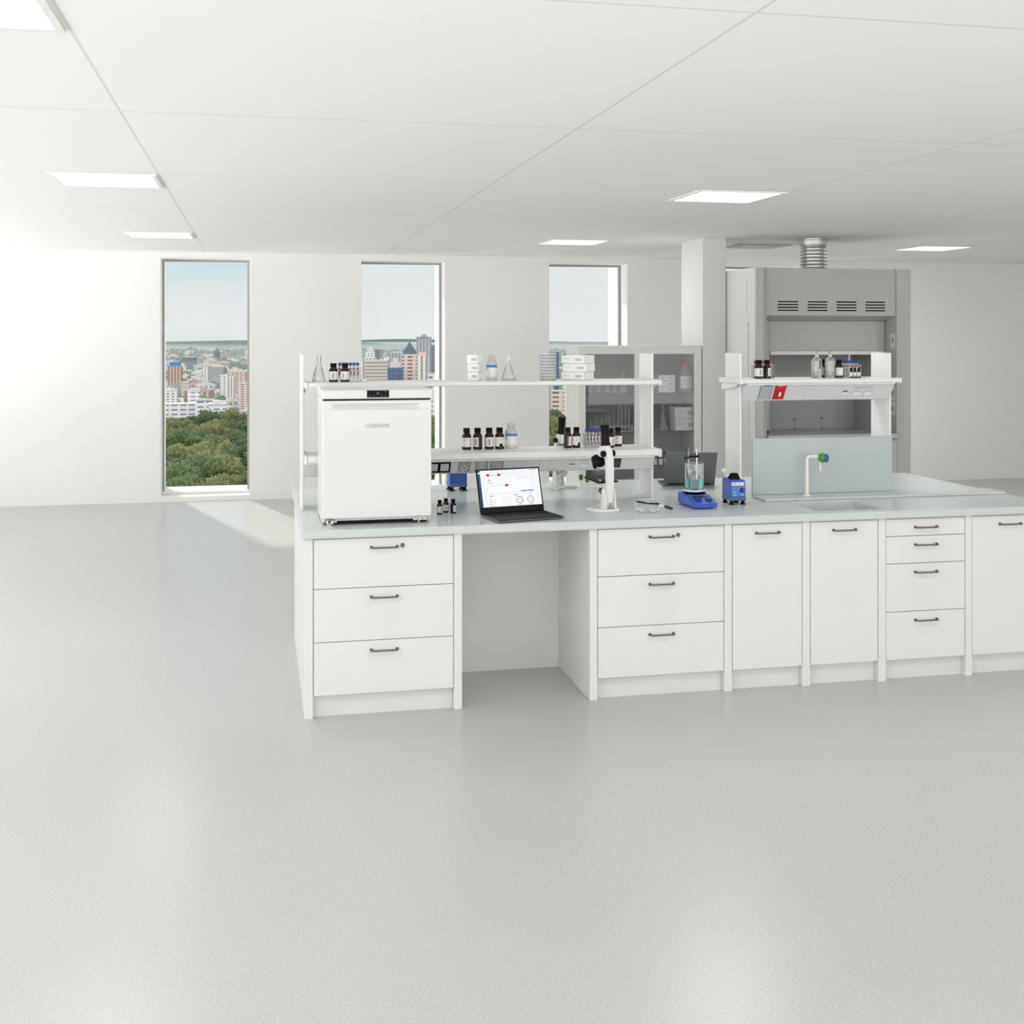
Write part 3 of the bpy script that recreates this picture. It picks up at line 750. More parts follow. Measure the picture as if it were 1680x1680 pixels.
# right rack
bottle(.0262, .108, 1, 'amber bottle with a large white label on the right rack before the red-capped tubes', shelfpos(1244.5, .72, RS), .15, 'amber bottles on the right rack')
bottle(.022, .108, 3, 'bare amber bottle on the right rack, right of the labelled one', shelfpos(1258.5, .74, RS), -.7, 'amber bottles on the right rack')
bottle(.0225, .108, 1, 'amber bottle on the right rack between the two clear stoppered bottles', shelfpos(1349, .82, RS), .3, 'amber bottles on the right rack')
bottle(.0235, .108, 0, 'amber bottle on the right rack right of the clear stoppered bottles', shelfpos(1376.5, .74, RS), .2, 'amber bottles on the right rack')
for px, lab in ((1396.5, 'tiny black-capped vial before the blue tubes, leftmost of three'), (1402.8, 'tiny black-capped vial before the blue tubes, middle of three'), (1409, 'tiny black-capped vial before the blue tubes, rightmost of three')):
    bottle(.0098, .060, 4, lab, shelfpos(px, .70, RS), 0, 'tiny vials on the right rack')

# conical flasks
def mk_flask(r, h, nr, glass=glassm, th=.0014):
    def build(label, group):
        t = thing('conical_flask', label, 'flask', group=group)
        o = [(0, 0), (r*.96, 0), (r, .003), (r*.98, .008), (nr+.002, h*.66), (nr, h*.72), (nr, h*.96), (nr*1.25, h*.985), (nr*1.25, h)]
        i = [(nr*1.25-th, h), (nr-th, h*.95), (nr-th, h*.72), (nr+.002-th, h*.66), (r*.98-th*1.5, .008), (r*.9, .003), (0, .003)]
        bm = NB(); lathe(bm, o+i, 32); part('glass_body', bm, glass, t)
        bm = NB()
        for k in range(4): label_patch(bm, r*.88+.0006-(r*.52)*(k*.09+.10), h*(.16+.1*k), h*(.163+.1*k), -PI/2-.25, -PI/2+.1, 0, 4)
        part('graduation', bm, paperm, t)
        return t
    return build
FL1 = Kind(mk_flask(.0365, .146, .0115)); FL2 = Kind(mk_flask(.040, .149, .0085))
FL1('clear conical flask on the top shelf above the left side of the fridge', shelfpos(523.3, .75, US))
FL2('clear narrow-necked conical flask on the top shelf, middle of the rack', shelfpos(834.5, .78, US))

# white translucent bottles with blue label
def mk_plastic(label, group):
    t = thing('plastic_bottle', label, 'bottle', group=group)
    r, h = .034, .143
    bm = NB(); lathe(bm, [(0, 0), (r*.95, 0), (r, .004), (r, h*.66), (r*.92, h*.72), (r*.66, h*.78), (r*.58, h*.80), (r*.58, h*.86), (0, h*.86)], 28); part('bottle_body', bm, frost, t)
    bm = NB(); lathe(bm, [(0, h*.83), (r*.68, h*.83), (r*.68, h*.97), (r*.6, h), (0, h)], 28); part('cap', bm, frost, t)
    bm = NB(); f = -PI/2; label_patch(bm, r*1.01, h*.15, h*.60, f-1.5, f+1.2, 0, 24); label_patch(bm, r*1.018, h*.50, h*.60, f-1.45, f+1.15, 1, 24)
    for k in range(4): label_patch(bm, r*1.018, h*(.2+.07*k), h*(.212+.07*k), f-1.2, f-.2-.15*k, 2, 8)
    label_patch(bm, r*1.018, h*.42, h*.48, f-1.3, f-.9, 3, 4)
    part('label', bm, [paperm, bluelab, inkg, tealink], t, 'white label with a blue band')
    return t
PB = Kind(mk_plastic)
PB('white translucent bottle with blue label on the top shelf beside the small boxes', shelfpos(806.5, .80, US), 0, 'white plastic bottles with blue labels', (.9, .9, 1))
PB('white translucent bottle with blue label on the lower shelf right of the four amber bottles', shelfpos(838.5, .80, LS), 0, 'white plastic bottles with blue labels')

# petri dishes
def mk_petri(label, group):
    t = thing('petri_dish', label, 'petri dish', group=group)
    bm = NB(); r = .0455; lathe(bm, [(0, 0), (r*.93, 0), (r*.94, .0012), (r, .0016), (r, .0135), (r-.0015, .0135), (r-.0015, .0030), (0, .0030)], 28); part('dish', bm, mat('petri_dark', (.60, .62, .63), .12, trans=.45, ior=1.25), t)
    r = .0475; bm = NB(); lathe(bm, [(0, .0168), (r, .0168), (r, .006), (r-.001, .006), (r-.001, .0155), (0, .0155)], 28); part('lid', bm, petrim, t)
    return t
PD = Kind(mk_petri)
pp = shelfpos(899, .76, US)
ordn = ['bottom', 'second from the bottom', 'third from the bottom', 'fourth from the bottom', 'middle', 'fourth from the top', 'third from the top', 'second from the top', 'top']
for k in range(9):
    PD('clear petri dish in the tall stack on the top shelf, %s one' % ordn[k], (pp[0]+.001*((k*7) % 3-1), pp[1], US+.0171*k), 0, 'stacked petri dishes on the top shelf')
# flat glass dish beside the tube rack
bm = NB(); lathe(bm, [(0, 0), (.028, 0), (.030, .012), (.0285, .012), (.027, .0015), (0, .0015)], 28)
o = part('glass_dish', bm, glassm); tag(o, 'small clear glass dish on the top shelf right of the tube rack', 'dish', loc=shelfpos(601, .74, US))

# tube racks
def mk_tube(capmat, h=.098):
    def build(label, group):
        t = thing('sample_tube', label, 'tube', group=group)
        r = .0066
        bm = NB(); lathe(bm, [(0, 0), (r*.5, .001), (r, r), (r, h*.86), (0, h*.86)], 14); part('tube_body', bm, plglass, t)
        bm = NB(); lathe(bm, [(0, h*.84), (r*1.3, h*.84), (r*1.3, h), (0, h)], 14, smooth=False); part('cap', bm, capmat, t)
        bm = NB(); label_patch(bm, r*1.04, h*.30, h*.68, -PI, .5, 0, 12); label_patch(bm, r*1.06, h*.62, h*.70, -PI, .6, 1, 12)
        label_patch(bm, r*1.07, h*.34, h*.56, -1.3, -.7, 2, 4); label_patch(bm, r*1.07, h*.38, h*.47, -1.8, -1.2, 3, 4)
        part('label', bm, [paperm, redband, inkm, mat('blood_ink', (.25, .01, .02), .6)], t, 'white label with a red band')
        return t
    return build
TB = Kind(mk_tube(bluecap)); TR = Kind(mk_tube(redcap))
def mk_rack(n):
    def build(label, group):
        t = thing('tube_rack', label, 'rack', group=group)
        w_ = n*.0195+.008
        bm = NB()
        box(bm, -w_/2, w_/2, -.022, .022, 0, .003)
        part('base', bm, plglass, t)
        for z in (.030, .070):
            bm = NB(); box(bm, -w_/2, w_/2, -.022, -.0085, z, z+.003); box(bm, -w_/2, w_/2, .0085, .022, z, z+.003)
            part('shelf', bm, plglass, t)
        for s in (-1, 1):
            bm = NB(); box(bm, s*w_/2-.0015, s*w_/2+.0015, -.022, .022, 0, .078); part('end_plate', bm, plglass, t)
        return t
    return build
ordn5 = {5: ['leftmost', 'second from left', 'middle', 'second from right', 'rightmost'], 6: ['leftmost', 'second from left', 'third from left', 'third from right', 'second from right', 'rightmost']}
RK = {n: Kind(mk_rack(n)) for n in (5, 6)}
def tube_rack(px, y, z, n, rz, where, capw, K_):
    x, y, z = shelfpos(px, y, z)
    RK[n]('clear acrylic tube rack of %s-capped tubes %s' % (capw, where), (x, y, z), rz, 'clear tube racks')
    for i in range(n):
        d = (i-(n-1)/2)*.0195
        K_('%s-capped sample tube, %s in the rack %s' % (capw, ordn5[n][i], where), (x+d*math.cos(rz), y+d*math.sin(rz), z+.0032), rz, '%s-capped tubes in the rack %s' % (capw, where))
tube_rack(572, .81, US, 6, 0, 'above the fridge', 'blue', TB)
tube_rack(973, .79, LS, 5, 0, 'on the lower shelf', 'blue', TB)
tube_rack(1251.5, .81, RS, 6, 0, 'at the left of the right rack', 'red', TR)
tube_rack(1394, .81, RS, 6, 0, 'at the right of the right rack', 'blue', TB)

# cardboard boxes
def mk_card(w_, d_, h_, small):
    def build(label, group):
        t = thing('cardboard_box', label, 'box', group=group)
        bm = NB(); box(bm, -w_/2, w_/2, -d_/2, d_/2, .0005, h_-.0006, .003); part('box_body', bm, cardm, t)
        bm = NB(); y = -d_/2-.0004; x = w_*(.12 if not small else -.05); hh = h_
        for k in range(7):
            xx = x+k*w_*.035*(2 if small else 1.2); box(bm, xx, xx+w_*.018*(2.2 if small else 1.4), y, y+.0003, hh*.32, hh*.66)
        if not small:
            for k in range(3): box(bm, -w_*.40, -w_*.40+w_*(.40-.1*k), y, y+.0003, hh*(.66-.09*k), hh*(.68-.09*k), 0, 1)
        part('print', bm, [inkg, inkg], t, 'grey barcode and small print')
        return t
    return build
BS = Kind(mk_card(.066, .062, .0475, True)); BL = Kind(mk_card(.140, .150, .0462, False))
c = shelfpos(779.5, .76, US)
for k, nm in enumerate(('bottom', 'middle', 'top')):
    BS('small white carton with barcode on the top shelf, %s of the stack of three' % nm, (c[0]+(.001, .001, -.002)[k], c[1], US+.0476*k), (-.66, -.60, -.70)[k], 'small cartons on the top shelf')
c = shelfpos(948, .765, US)
for k, nm in enumerate(('bottom', 'middle', 'top')):
    BL('flat white carton at the right of the top shelf, %s of the stack of three' % nm, (c[0]+(-.002, .006, .0)[k], c[1], US+.0463*k), (-.66, -.62, -.69)[k], 'flat cartons on the top shelf')

# clear stoppered bottles on right rack
def mk_stop(label, group):
    t = thing('stoppered_bottle', label, 'bottle', group=group)
    r, h = .031, .128; th = .0015
    o = [(0, 0), (r*.97, .0), (r, .003), (r, h*.76), (r*.94, h*.83), (r*.7, h*.90), (.0125, h*.94), (.0115, h*.99), (.014, h)]
    i = [(.0105, h), (.0095, h*.95), (r*.7-th, h*.89), (r*.94-th, h*.82), (r-th, h*.76), (r-th, .004), (0, .004)]
    bm = NB(); lathe(bm, o+i, 28); part('glass_body', bm, glassm, t)
    bm = NB(); lathe(bm, [(0, h*.96), (.009, h*.96), (.0095, h+.002), (.010, h+.010), (.015, h+.022), (.013, h+.030), (0, h+.030)], 20); part('stopper', bm, glassm, t)
    return t
SB = Kind(mk_stop)
SB('tall clear glass bottle with a stopper on the right rack, left one', shelfpos(1340, .74, RS), 0, 'clear stoppered bottles on the right rack')
SB('tall clear glass bottle with a stopper on the right rack, right one', shelfpos(1362, .75, RS), 0, 'clear stoppered bottles on the right rack')

# ================================================================== LAPTOPS
def laptop(label, hl, hr, fl, tl, lid, base, screen, group=None):
    """hl, hr: hinge ends; fl: front-left corner; tl: lid top-left corner (world)"""
    hl, hr, fl, tl = map(Vector, (hl, hr, fl, tl))
    return hl, hr, fl, tl
def build_laptop(label, loc, rz, wd, dp, lh, tilt, lidmat, basemat, screen, group):
    """local: hinge line on x axis at y=0, keyboard towards -y; screen faces -y; tilt = lid lean back"""
    t = thing('laptop', label, 'laptop', loc, rz, group)
    bm = NB(); prism(bm, [(0.004, .002), (.004, .013), (-dp+.02, .012), (-dp+.002, .009), (-dp, .006), (-dp+.02, .001)], 'x', -wd/2, wd/2, 0, .0012)
    b = part('base', bm, basemat[0], t)
    bm = NB(); quadz = .0134
    prism(bm, [(-.004, .0131), (-.004, .0138), (-dp+.020, .0127), (-dp+.004, .0100), (-dp+.004, .0092), (-dp+.020, .0118)], 'x', -wd/2+.0015, wd/2-.0015)
    part('deck', bm, basemat[1], b)
    bm = NB()
    kw = (wd*.86)/14; kd = .0165
    for r_ in range(5):
        for k in range(14):
            x = -wd*.43+kw*k; y = -.028-kd*r_
            zz = .0136-(.0009*(-y/dp))
            box(bm, x+.001, x+kw-.0015, y-kd+.002, y, zz, zz+.0012)
    part('keyboard', bm, lkey, b)
    bm = NB(); box(bm, -.055, .055, -dp+.024, -dp+.082, .0126, .0131); part('trackpad', bm, basemat[1], b)
    bm = NB(); box(bm, -wd/2, wd/2, 0, .006, 0, lh, .0018)
    ld = part('lid', bm, lidmat, t, loc=(0, -.001, .0125), rot=(-tilt, 0, 0))
    bm = NB(); v = box(bm, -wd*.42, wd*.42, -.006, .008, -.004, .008, .003); part('hinge', bm, blackm, t, loc=(0, .0, .012))
    bm = NB(); box(bm, -wd/2+.003, wd/2-.003, -.0012, -.0002, .003, lh-.003); part('bezel', bm, blackm, ld)
    bm = NB()
    sx0, sx1, sz0, sz1 = -wd/2+.008, wd/2-.008, lh*.145, lh-.008
    box(bm, sx0, sx1, -.0018, -.0013, sz0, sz1, 0, 0)
    def R(u0, u1, v0, v1, mi, lay=1):
        y = -.0018-.0002*lay
        quad(bm, [(sx0+(sx1-sx0)*u0, y, sz1-(sz1-sz0)*v1), (sx0+(sx1-sx0)*u1, y, sz1-(sz1-sz0)*v1), (sx0+(sx1-sx0)*u1, y, sz1-(sz1-sz0)*v0), (sx0+(sx1-sx0)*u0, y, sz1-(sz1-sz0)*v0)], mi)
    if screen:
        R(0, .035, 0, 1, 2); R(0, .035, .05, .09, 0, 2)
        for k in range(7): R(.012, .022, .13+.05*k, .15+.05*k, 4, 2)
        R(.85, .96, .02, .035, 6)
        R(.135, .185, .10, .165, 3); R(.20, .255, .125, .14, 5); R(.275, .29, .15, .165, 3); R(.315, .365, .10, .165, 3); R(.38, .43, .10, .11, 5)
        R(.14, .84, .21, .62, 1); R(.15, .20, .265, .28, 6, 2); R(.15, .20, .335, .345, 6, 2); R(.20, .30, .335, .340, 5, 2)
        R(.16, .175, .43, .44, 5, 2); R(.20, .24, .405, .42, 5, 2); R(.31, .37, .41, .42, 5, 2); R(.395, .41, .44, .455, 3, 2); R(.425, .475, .395, .46, 3, 2); R(.50, .53, .42, .435, 5, 2)
        R(.64, .86, .225, .265, 5, 2); R(.645, .855, .23, .26, 1, 3)
        R(.67, .77, .585, .62, 4, 2); R(.775, .88, .585, .62, 4, 2)
        R(.14, .52, .68, .99, 1); R(.15, .22, .70, .715, 6, 2)
        for k in range(4): R(.155, .17, .79+.06*k, .815+.06*k, 3 if k == 2 else 2, 2); R(.185, .25, .795+.06*k, .805+.06*k, 5, 2); R(.34, .42, .765+.06*k, .772+.06*k, 5, 2); R(.43, .50, .765+.06*k, .772+.06*k, 5, 2)
        R(.53, .72, .67, .99, 1); R(.73, .90, .67, .99, 1); R(.55, .61, .695, .71, 6, 2); R(.81, .83, .68, .70, 6, 2)
        for uc in (.635, .815):
            cx = sx0+(sx1-sx0)*uc; cz = sz1-(sz1-sz0)*.845; r1, r0 = .0190, .0160
            for k in range(40):
                a, b_ = 2*PI*k/40, 2*PI*(k+1)/40; y = -.0024
                am = (a+PI/2) % (2*PI); mi = 3 if PI*.95 < am < PI*2.05 else 2
                if am < .7: mi = 4 if False else mi
                quad(bm, [(cx+r0*math.cos(a), y, cz+r0*math.sin(a)), (cx+r1*math.cos(a), y, cz+r1*math.sin(a)), (cx+r1*math.cos(b_), y, cz+r1*math.sin(b_)), (cx+r0*math.cos(b_), y, cz+r0*math.sin(b_))], mi)
            box(bm, cx-.008, cx+.008, -.0025, -.0024, cz-.001, cz+.001, 0, 6); box(bm, cx-.013, cx+.010, -.0025, -.0024, cz-.0265, cz-.0245, 0, 3)
        R(-.001, .30, -.001, .0, 0, 2)
        part('screen', bm, [scrw, scrp, scrb, scrr, scrl, scrg, scrd], ld, 'glowing screen showing a dashboard with two ring charts')
    else:
        part('screen', bm, [blackm]*7, ld)
    return t
hl = Vector(atZ(788.5, 846.5, .905)); hr = Vector(atZ(893, 839.5, .905)); fr_ = Vector(atZ(915.4, 851, .905)); fl_ = Vector(atZ(807.9, 857.5, .905))
dd = hr-hl; wd = dd.length; rz = math.atan2(dd.y, dd.x)
build_laptop('dark open laptop with a lit dashboard on screen, on the worktop before the socket duct', ((hl.x+hr.x)/2, (hl.y+hr.y)/2, CT), rz, wd, ((fl_-hl).length+(fr_-hr).length)/2, .232, .30, blackm, (mat('laptop_edge', (.20, .20, .20), .4, metal=.3), ltop), True, None)
# rear laptop seen from behind
ql = Vector(atZ(1088, 796.5, .905)); qr = Vector(atZ(1172, 796, .905))
dd = qr-ql; 
build_laptop('grey laptop seen from behind on the far side of the bench', ((ql.x+qr.x)/2, (ql.y+qr.y)/2, CT), math.atan2(dd.y, dd.x)+PI, dd.length, .22, .225, .42, lgrey, (lgrey, ltop), False, None)

# ================================================================== MICROSCOPES
def mk_scope(label, group):
    """local: stage towards -y, arm at +y; seen best from the back"""
    t = thing('microscope', label, 'microscope', group=group)
    # foot : crescent plate
    bm = NB()
    pts = [(-.045, .05), (.045, .05), (.062, .03), (.078, -.01), (.086, -.06), (.082, -.085), (.070, -.075), (.052, -.045), (.03, -.030), (-.03, -.030), (-.052, -.045), (-.070, -.075), (-.082, -.085), (-.086, -.06), (-.078, -.01), (-.062, .03)]
    prism(bm, pts, 'z', 0, .016, 0, .005); part('foot', bm, offw, t)
    bm = NB()
    for s in (-1, 1): prism(bm, [(-.012, .016), (.040, .016), (.030, .10), (.020, .125), (.0, .125), (-.006, .10)], 'x', s*.030-.005, s*.030+.005, 0, .003)
    part('bracket', bm, offw, t)
    # arm, a curved bar rising behind the stage
    bm = NB()
    prism(bm, [(-.004, .03), (.028, .03), (.036, .14), (.038, .22), (.034, .28), (.022, .325), (0.0, .345), (-.030, .345), (-.036, .31), (-.030, .295), (.0, .285), (.008, .25), (.008, .15), (.0, .10)], 'x', -.021, .021, 0, .005)
    arm = part('arm', bm, offw, t)
    bm = NB(); box(bm, -.008, .010, .029, .0335, .024, .048, .001); part('slot', bm, midgrey, arm)
    for s in (-1, 1):
        bm = NB(); v = lathe(bm, [(0, 0), (.015, 0), (.017, .004), (.017, .016), (.014, .019), (0, .019)], 20); xf(v, Matrix.Translation((s*.021, .008, .305)) @ Matrix.Rotation(s*PI/2, 4, 'Y')); part('focus_knob', bm, blackm, t, 'black focus knob')
    # eyepiece tube
    bm = NB(); v = lathe(bm, [(0, 0), (.026, 0), (.026, .014), (.022, .018), (.021, .03), (.0225, .095), (.026, .103), (.026, .110), (.018, .110), (.016, .106), (0, .106)], 28)
    xf(v, Matrix.Translation((0, -.012, .345)) @ Matrix.Rotation(.10, 4, 'X')); ep = part('eyepiece_tube', bm, blackm, t, 'black eyepiece tube')
    bm = NB(); v = lathe(bm, [(0, .1075), (.010, .1073), (.0175, .1065)], 24); xf(v, Matrix.Translation((0, -.012, .345)) @ Matrix.Rotation(.10, 4, 'X')); part('lens', bm, mat('lens_glass', (.6, .62, .63), .08, coat=1), ep, 'pale glass lens')
    bm = NB(); v = lathe(bm, [(0, 0), (.022, 0), (.024, .004), (.024, .02), (0, .02)], 28); xf(v, Matrix.Translation((0, -.012, .327))); part('collar', bm, offw, t)
    # turret
    bm = NB(); prism(bm, [(-.055, .285), (.0, .285), (.0, .345), (-.030, .345), (-.055, .32)], 'x', -.016, .026, 0, .004); part('head', bm, offw, t)
    bm = NB(); v = lathe(bm, [(0, -.012), (.034, -.010), (.040, 0), (.038, .010), (.026, .024), (0, .030)], 28); xf(v, Matrix.Translation((.022, -.050, .262)) @ Matrix.Rotation(-.75, 4, 'X'))
    tr = part('nosepiece', bm, blackm, t, 'black revolving nosepiece')
    for k, (ax, ay, ln) in enumerate(((0, -.02, .045), (.9, -.5, .034), (-.9, -.5, .030))):
        bm = NB(); v = lathe(bm, [(0, 0), (.010, 0), (.010, -ln*.45), (.0085, -ln*.5), (.0085, -ln*.8), (.005, -ln), (0, -ln)], 18, smooth=True)
        xf(v, Matrix.Translation((.018+ax*.022, -.058+ay*.016*(k > 0), .250)) @ Matrix.Rotation(ax*.5, 4, 'Y') @ Matrix.Rotation(-.3*(k > 0), 4, 'X')); part('objective', bm, [steelm if k == 0 else blackm], tr)
    # stage with clips
    bm = NB(); box(bm, -.066, .066, -.125, .004, .150, .158, .002); st = part('stage', bm, blackm, t, 'black square stage')
    for s in (-1, 1):
        bm = NB(); tube(bm, [(s*.038, -.02, .163), (s*.030, -.045, .161), (s*.022, -.068, .160)], .0025, 8); lathe(bm, [(0, .158), (.006, .158), (.006, .166), (0, .166)], 12, (s*.040, -.015, 0)); part('stage_clip', bm, steelm, st, 'metal stage clip')
    bm = NB(); box(bm, -.03, .03, -.03, .006, .135, .150, .003); part('stage_bracket', bm, offw, t)
    bm = NB(); v = lathe(bm, [(0, 0), (.024, .0), (.026, .004), (.024, .008), (0, .008)], 24); xf(v, Matrix.Translation((0, -.045, .095)) @ Matrix.Rotation(-.9, 4, 'X')); part('mirror', bm, [steelm], t, 'round tilting mirror')
    bm = NB(); tube(bm, [(-.027, -.045, .095), (-.027, -.02, .085), (-.027, .005, .08)], .003, 8); tube(bm, [(.027, -.045, .095), (.027, -.02, .085), (.027, .005, .08)], .003, 8); part('mirror_fork', bm, offw, t)
    # the stage slopes a little towards the user
    Tl = Matrix.Translation((0, .01, .11)) @ Matrix.Rotation(-.14, 4, 'X') @ Matrix.Translation((0, -.01, -.11))
    for ch in t.children:
        if ch.name.split('.')[0] != 'stage': continue
        ch.matrix_local = Tl @ ch.matrix_local
    return t
MS = Kind(mk_scope)
MS('white and black microscope standing alone at the front, right of the open laptop', onp(996, 839, CT), PI+.34, 'microscopes on the bench')
MS('microscope on the rear side of the bench, seen behind the shelf rack', onp(918, 801, CT), .50, 'microscopes on the bench', (.96, .96, .96))

# ================================================================== VORTEX MIXERS
def mk_vortex(label, group):
    t = thing('vortex_mixer', label, 'mixer', group=group)
    bm = NB(); w_, d_ = .046, .062
    prism(bm, [(-d_+.004, .024), (-d_-.002, .040), (-d_+.006, .128), (-d_+.014, .134), (d_, .138), (d_, .024)], 'x', -w_, w_, 0, .005); part('body', bm, navyb if False else bluebody, t)
    bm = NB(); prism(bm, [(-d_+.001, .024), (-d_-.0035, .034), (-d_-.0035, .040), (d_+.001, .040), (d_+.001, .020), (-d_+.006, .020)], 'x', -w_-.001, w_+.001, 0, .002); part('base_trim', bm, mat('trim_bluegrey', hexc(92, 110, 150)[:3], .45), t)
    # front panel
    def onf(u, v): # u in x, v height on front face
        return Vector((u, -d_-.0025+(.0085/.088)*(v-.040), v))
    bm = NB()
    def q(u0, u1, v0, v1, mi, o=.0003):
        a = [onf(u0, v0), onf(u1, v0), onf(u1, v1), onf(u0, v1)]; quad(bm, [(p.x, p.y-o, p.z) for p in a], mi)
    q(-.038, .038, .046, .098, 0, .0004); q(-.038, .036, .104, .122, 1, .0004); q(-.034, -.008, .108, .118, 2, .0007); q(.004, .012, .108, .117, 3, .0007); q(.024, .028, .112, .117, 3, .0007)
    q(-.024, -.018, .066, .070, 1, .0007); q(-.032, -.012, .052, .054, 1, .0007); q(.016, .032, .052, .054, 1, .0007)
    part('control_panel', bm, [bluepanel, paperm, mat('pink_print', (.75, .45, .38), .7), inkg], t, 'light blue panel with a white strip')
    bm = NB(); v = lathe(bm, [(0, 0), (.0165, 0), (.0155, .010), (.012, .013), (0, .013)], 24); xf(v, Matrix.Translation((.021, -d_-.0005, .080)) @ Matrix.Rotation(PI/2-.09, 4, 'X')); part('knob', bm, blueknob, t, 'dark blue round knob')
    bm = NB(); v = lathe(bm, [(.017, 0), (.0185, 0), (.0185, .002), (.017, .002)], 24); xf(v, Matrix.Translation((.021, -d_-.0005, .080)) @ Matrix.Rotation(PI/2-.09, 4, 'X')); part('knob_ring', bm, paperm, t)
    bm = NB(); lathe(bm, [(0, .136), (.034, .136), (.033, .142), (.024, .160), (.019, .166), (.014, .166), (.010, .156), (0, .154)], 24, (.0, .0, 0)); part('cup_head', bm, blackmat, t, 'black rubber cup head')
    for sx in (-1, 1):
        for sy in (-1, 1):
            bm = NB(); lathe(bm, [(0, 0), (.017, 0), (.016, .003), (.010, .006), (.010, .024), (0, .024)], 18, (sx*.034, sy*.046, 0)); part('foot', bm, blackmat, t)
    return t
VM = Kind(mk_vortex)
VM('blue vortex mixer with knob standing between the stirrer and the splash panel', onp(1204, 825.5, CT), 0, 'blue vortex mixers', (.97, 1, 1))
VM('blue vortex mixer turned away, behind the duct left of the open laptop', onp(749.5, 803.5, CT), PI, 'blue vortex mixers', (1.12, 1, 1.18))

# ================================================================== STIRRER, BEAKER, STAND
st = thing('hotplate_stirrer', 'blue magnetic hotplate stirrer carrying the beaker of teal liquid', 'stirrer', onp(1157, 835, CT))
bm = NB(); prism(bm, [(-.012, .006), (-.014, .030), (.090, .062), (.245, .064), (.245, .006)], 'x', -.066, .066, 0, .004); part('body', bm, bluebody, st)
bm = NB(); sl_ = (.062-.030)/.104
def onst(u, y): return (u, y, .030+sl_*(y+.014)+.0006)
quad(bm, [onst(-.055, .0), onst(.055, .0), onst(.055, .055), onst(-.055, .055)], 0)
quad(bm, [(p[0], p[1], p[2]+.0004) for p in (onst(-.046, .058), onst(.044, .058), onst(.044, .078), onst(-.046, .078))], 1)
part('control_panel', bm, [mat('stirrer_panel', hexc(52, 80, 165)[:3], .4), blackm], st)
for s in (-1, 1):
    bm = NB(); v = lathe(bm, [(0, 0), (.0195, 0), (.0185, .010), (.013, .013), (0, .013)], 24); xf(v, Matrix.Translation(Vector(onst(s*.028, .026))) @ Matrix.Rotation(.30, 4, 'X')); part('knob', bm, blueknob, st)
    bm = NB(); v = lathe(bm, [(.0205, .0004), (.0222, .0004), (.0222, .0015), (.0205, .0015)], 24); xf(v, Matrix.Translation(Vector(onst(s*.028, .026))) @ Matrix.Rotation(.30, 4, 'X')); part('knob_ring', bm, bluepanel, st)
bm = NB(); lathe(bm, [(0, .062), (.056, .062), (.060, .068), (.060, .077), (0, .077)], 36, (0, .162, 0)); part('plate_skirt', bm, blackm, st, 'black rim under the plate')
bm = NB(); lathe(bm, [(0, .0772), (.060, .0772), (.061, .080), (.060, .085), (0, .085)], 36, (0, .162, 0)); part('hot_plate', bm, mat('ceramic_white', (.86, .86, .86), .2), st, 'white ceramic plate')
sx, sy, sz = st.location
bk = thing('beaker', 'glass beaker half full of teal liquid on the blue stirrer', 'beaker', (sx, sy+.162, sz+.0853))
r, h, th = .0515, .143, .0022
bm = NB(); lathe(bm, [(0, 0), (r*.96, 0), (r, .004), (r, h-.004), (r+.002, h), (r+.001-th, h), (r-th, h-.005), (r-th, .006), (r*.9, .004), (0, .004)], 40); part('glass_body', bm, glassm, bk)
bm = NB(); lathe(bm, [(0, .0046), (r*.89, .0046), (r-th-.0006, .007), (r-th-.0006, .060), (0, .060)], 40); part('liquid', bm, liquid, bk, 'teal liquid')
bm = NB(); tube(bm, [(-.014, 0, .0085), (.014, .003, .0085)], .0035, 10); part('stir_bar', bm, whitep, bk, 'white stir bar')
# support rod + clamp + probe
sd = thing('support_stand', 'thin steel rod with a black clamp holding a probe in the beaker', 'stand', (sx+.041, sy+.232, sz+.064))
bm = NB(); tube(bm, [(0, 0, .0), (0, 0, .235)], .0045, 12); part('rod', bm, steelm, sd)
bm = NB(); box(bm, -.052, .012, -.008, .008, .188, .200, .003); part('clamp', bm, blackm, sd, 'black clamp')
bm = NB(); box(bm, -.072, -.045, -.009, .007, .182, .192, .002); part('clamp_jaw', bm, blackm, sd)
bm = NB(); tube(bm, [(-.049, -.005, .03), (-.049, -.005, .245)], .003, 10); part('glass_probe', bm, steelm, sd, 'slim upright probe')
bm = NB(); pts = [(-.068, -.004, .095), (-.068, -.004, .19), (-.064, -.004, .225), (-.056, -.004, .245), (-.049, -.005, .248)]
tube(bm, pts, .0014, 8); part('cable', bm, blackm, sd, 'thin black cable')

# ================================================================== TAP, GAS TAPS, GOGGLES
tp_ = atZ(1324, 813, .913)
tt = thing('laboratory_tap', 'white swan-neck tap with green and blue knob behind the sink', 'tap', (tp_[0], tp_[1], .9133))
bm = NB(); lathe(bm, [(0, 0), (.022, 0), (.020, .004), (.012, .008), (0, .008)], 24); part('flange', bm, whitep, tt)
bm = NB(); pts = [(0, 0, .006), (0, 0, .18), (0, 0, .205)]+[(.02*(1-math.cos(a)), -.012*(1-math.cos(a)), .205+.02*math.sin(a)) for a in (PI/6, PI/3, PI/2)]+[(.05, -.03, .222), (.062, -.037, .222)]
tube(bm, pts, .0095, 14); v = lathe(bm, [(0, -.006), (.0125, -.006), (.0125, .006), (0, .006)], 18); xf(v, Matrix.Translation((.034, -.02, .2235)) @ Matrix.Rotation(PI/2, 4, 'Y')); part('riser', bm, whitep, tt)
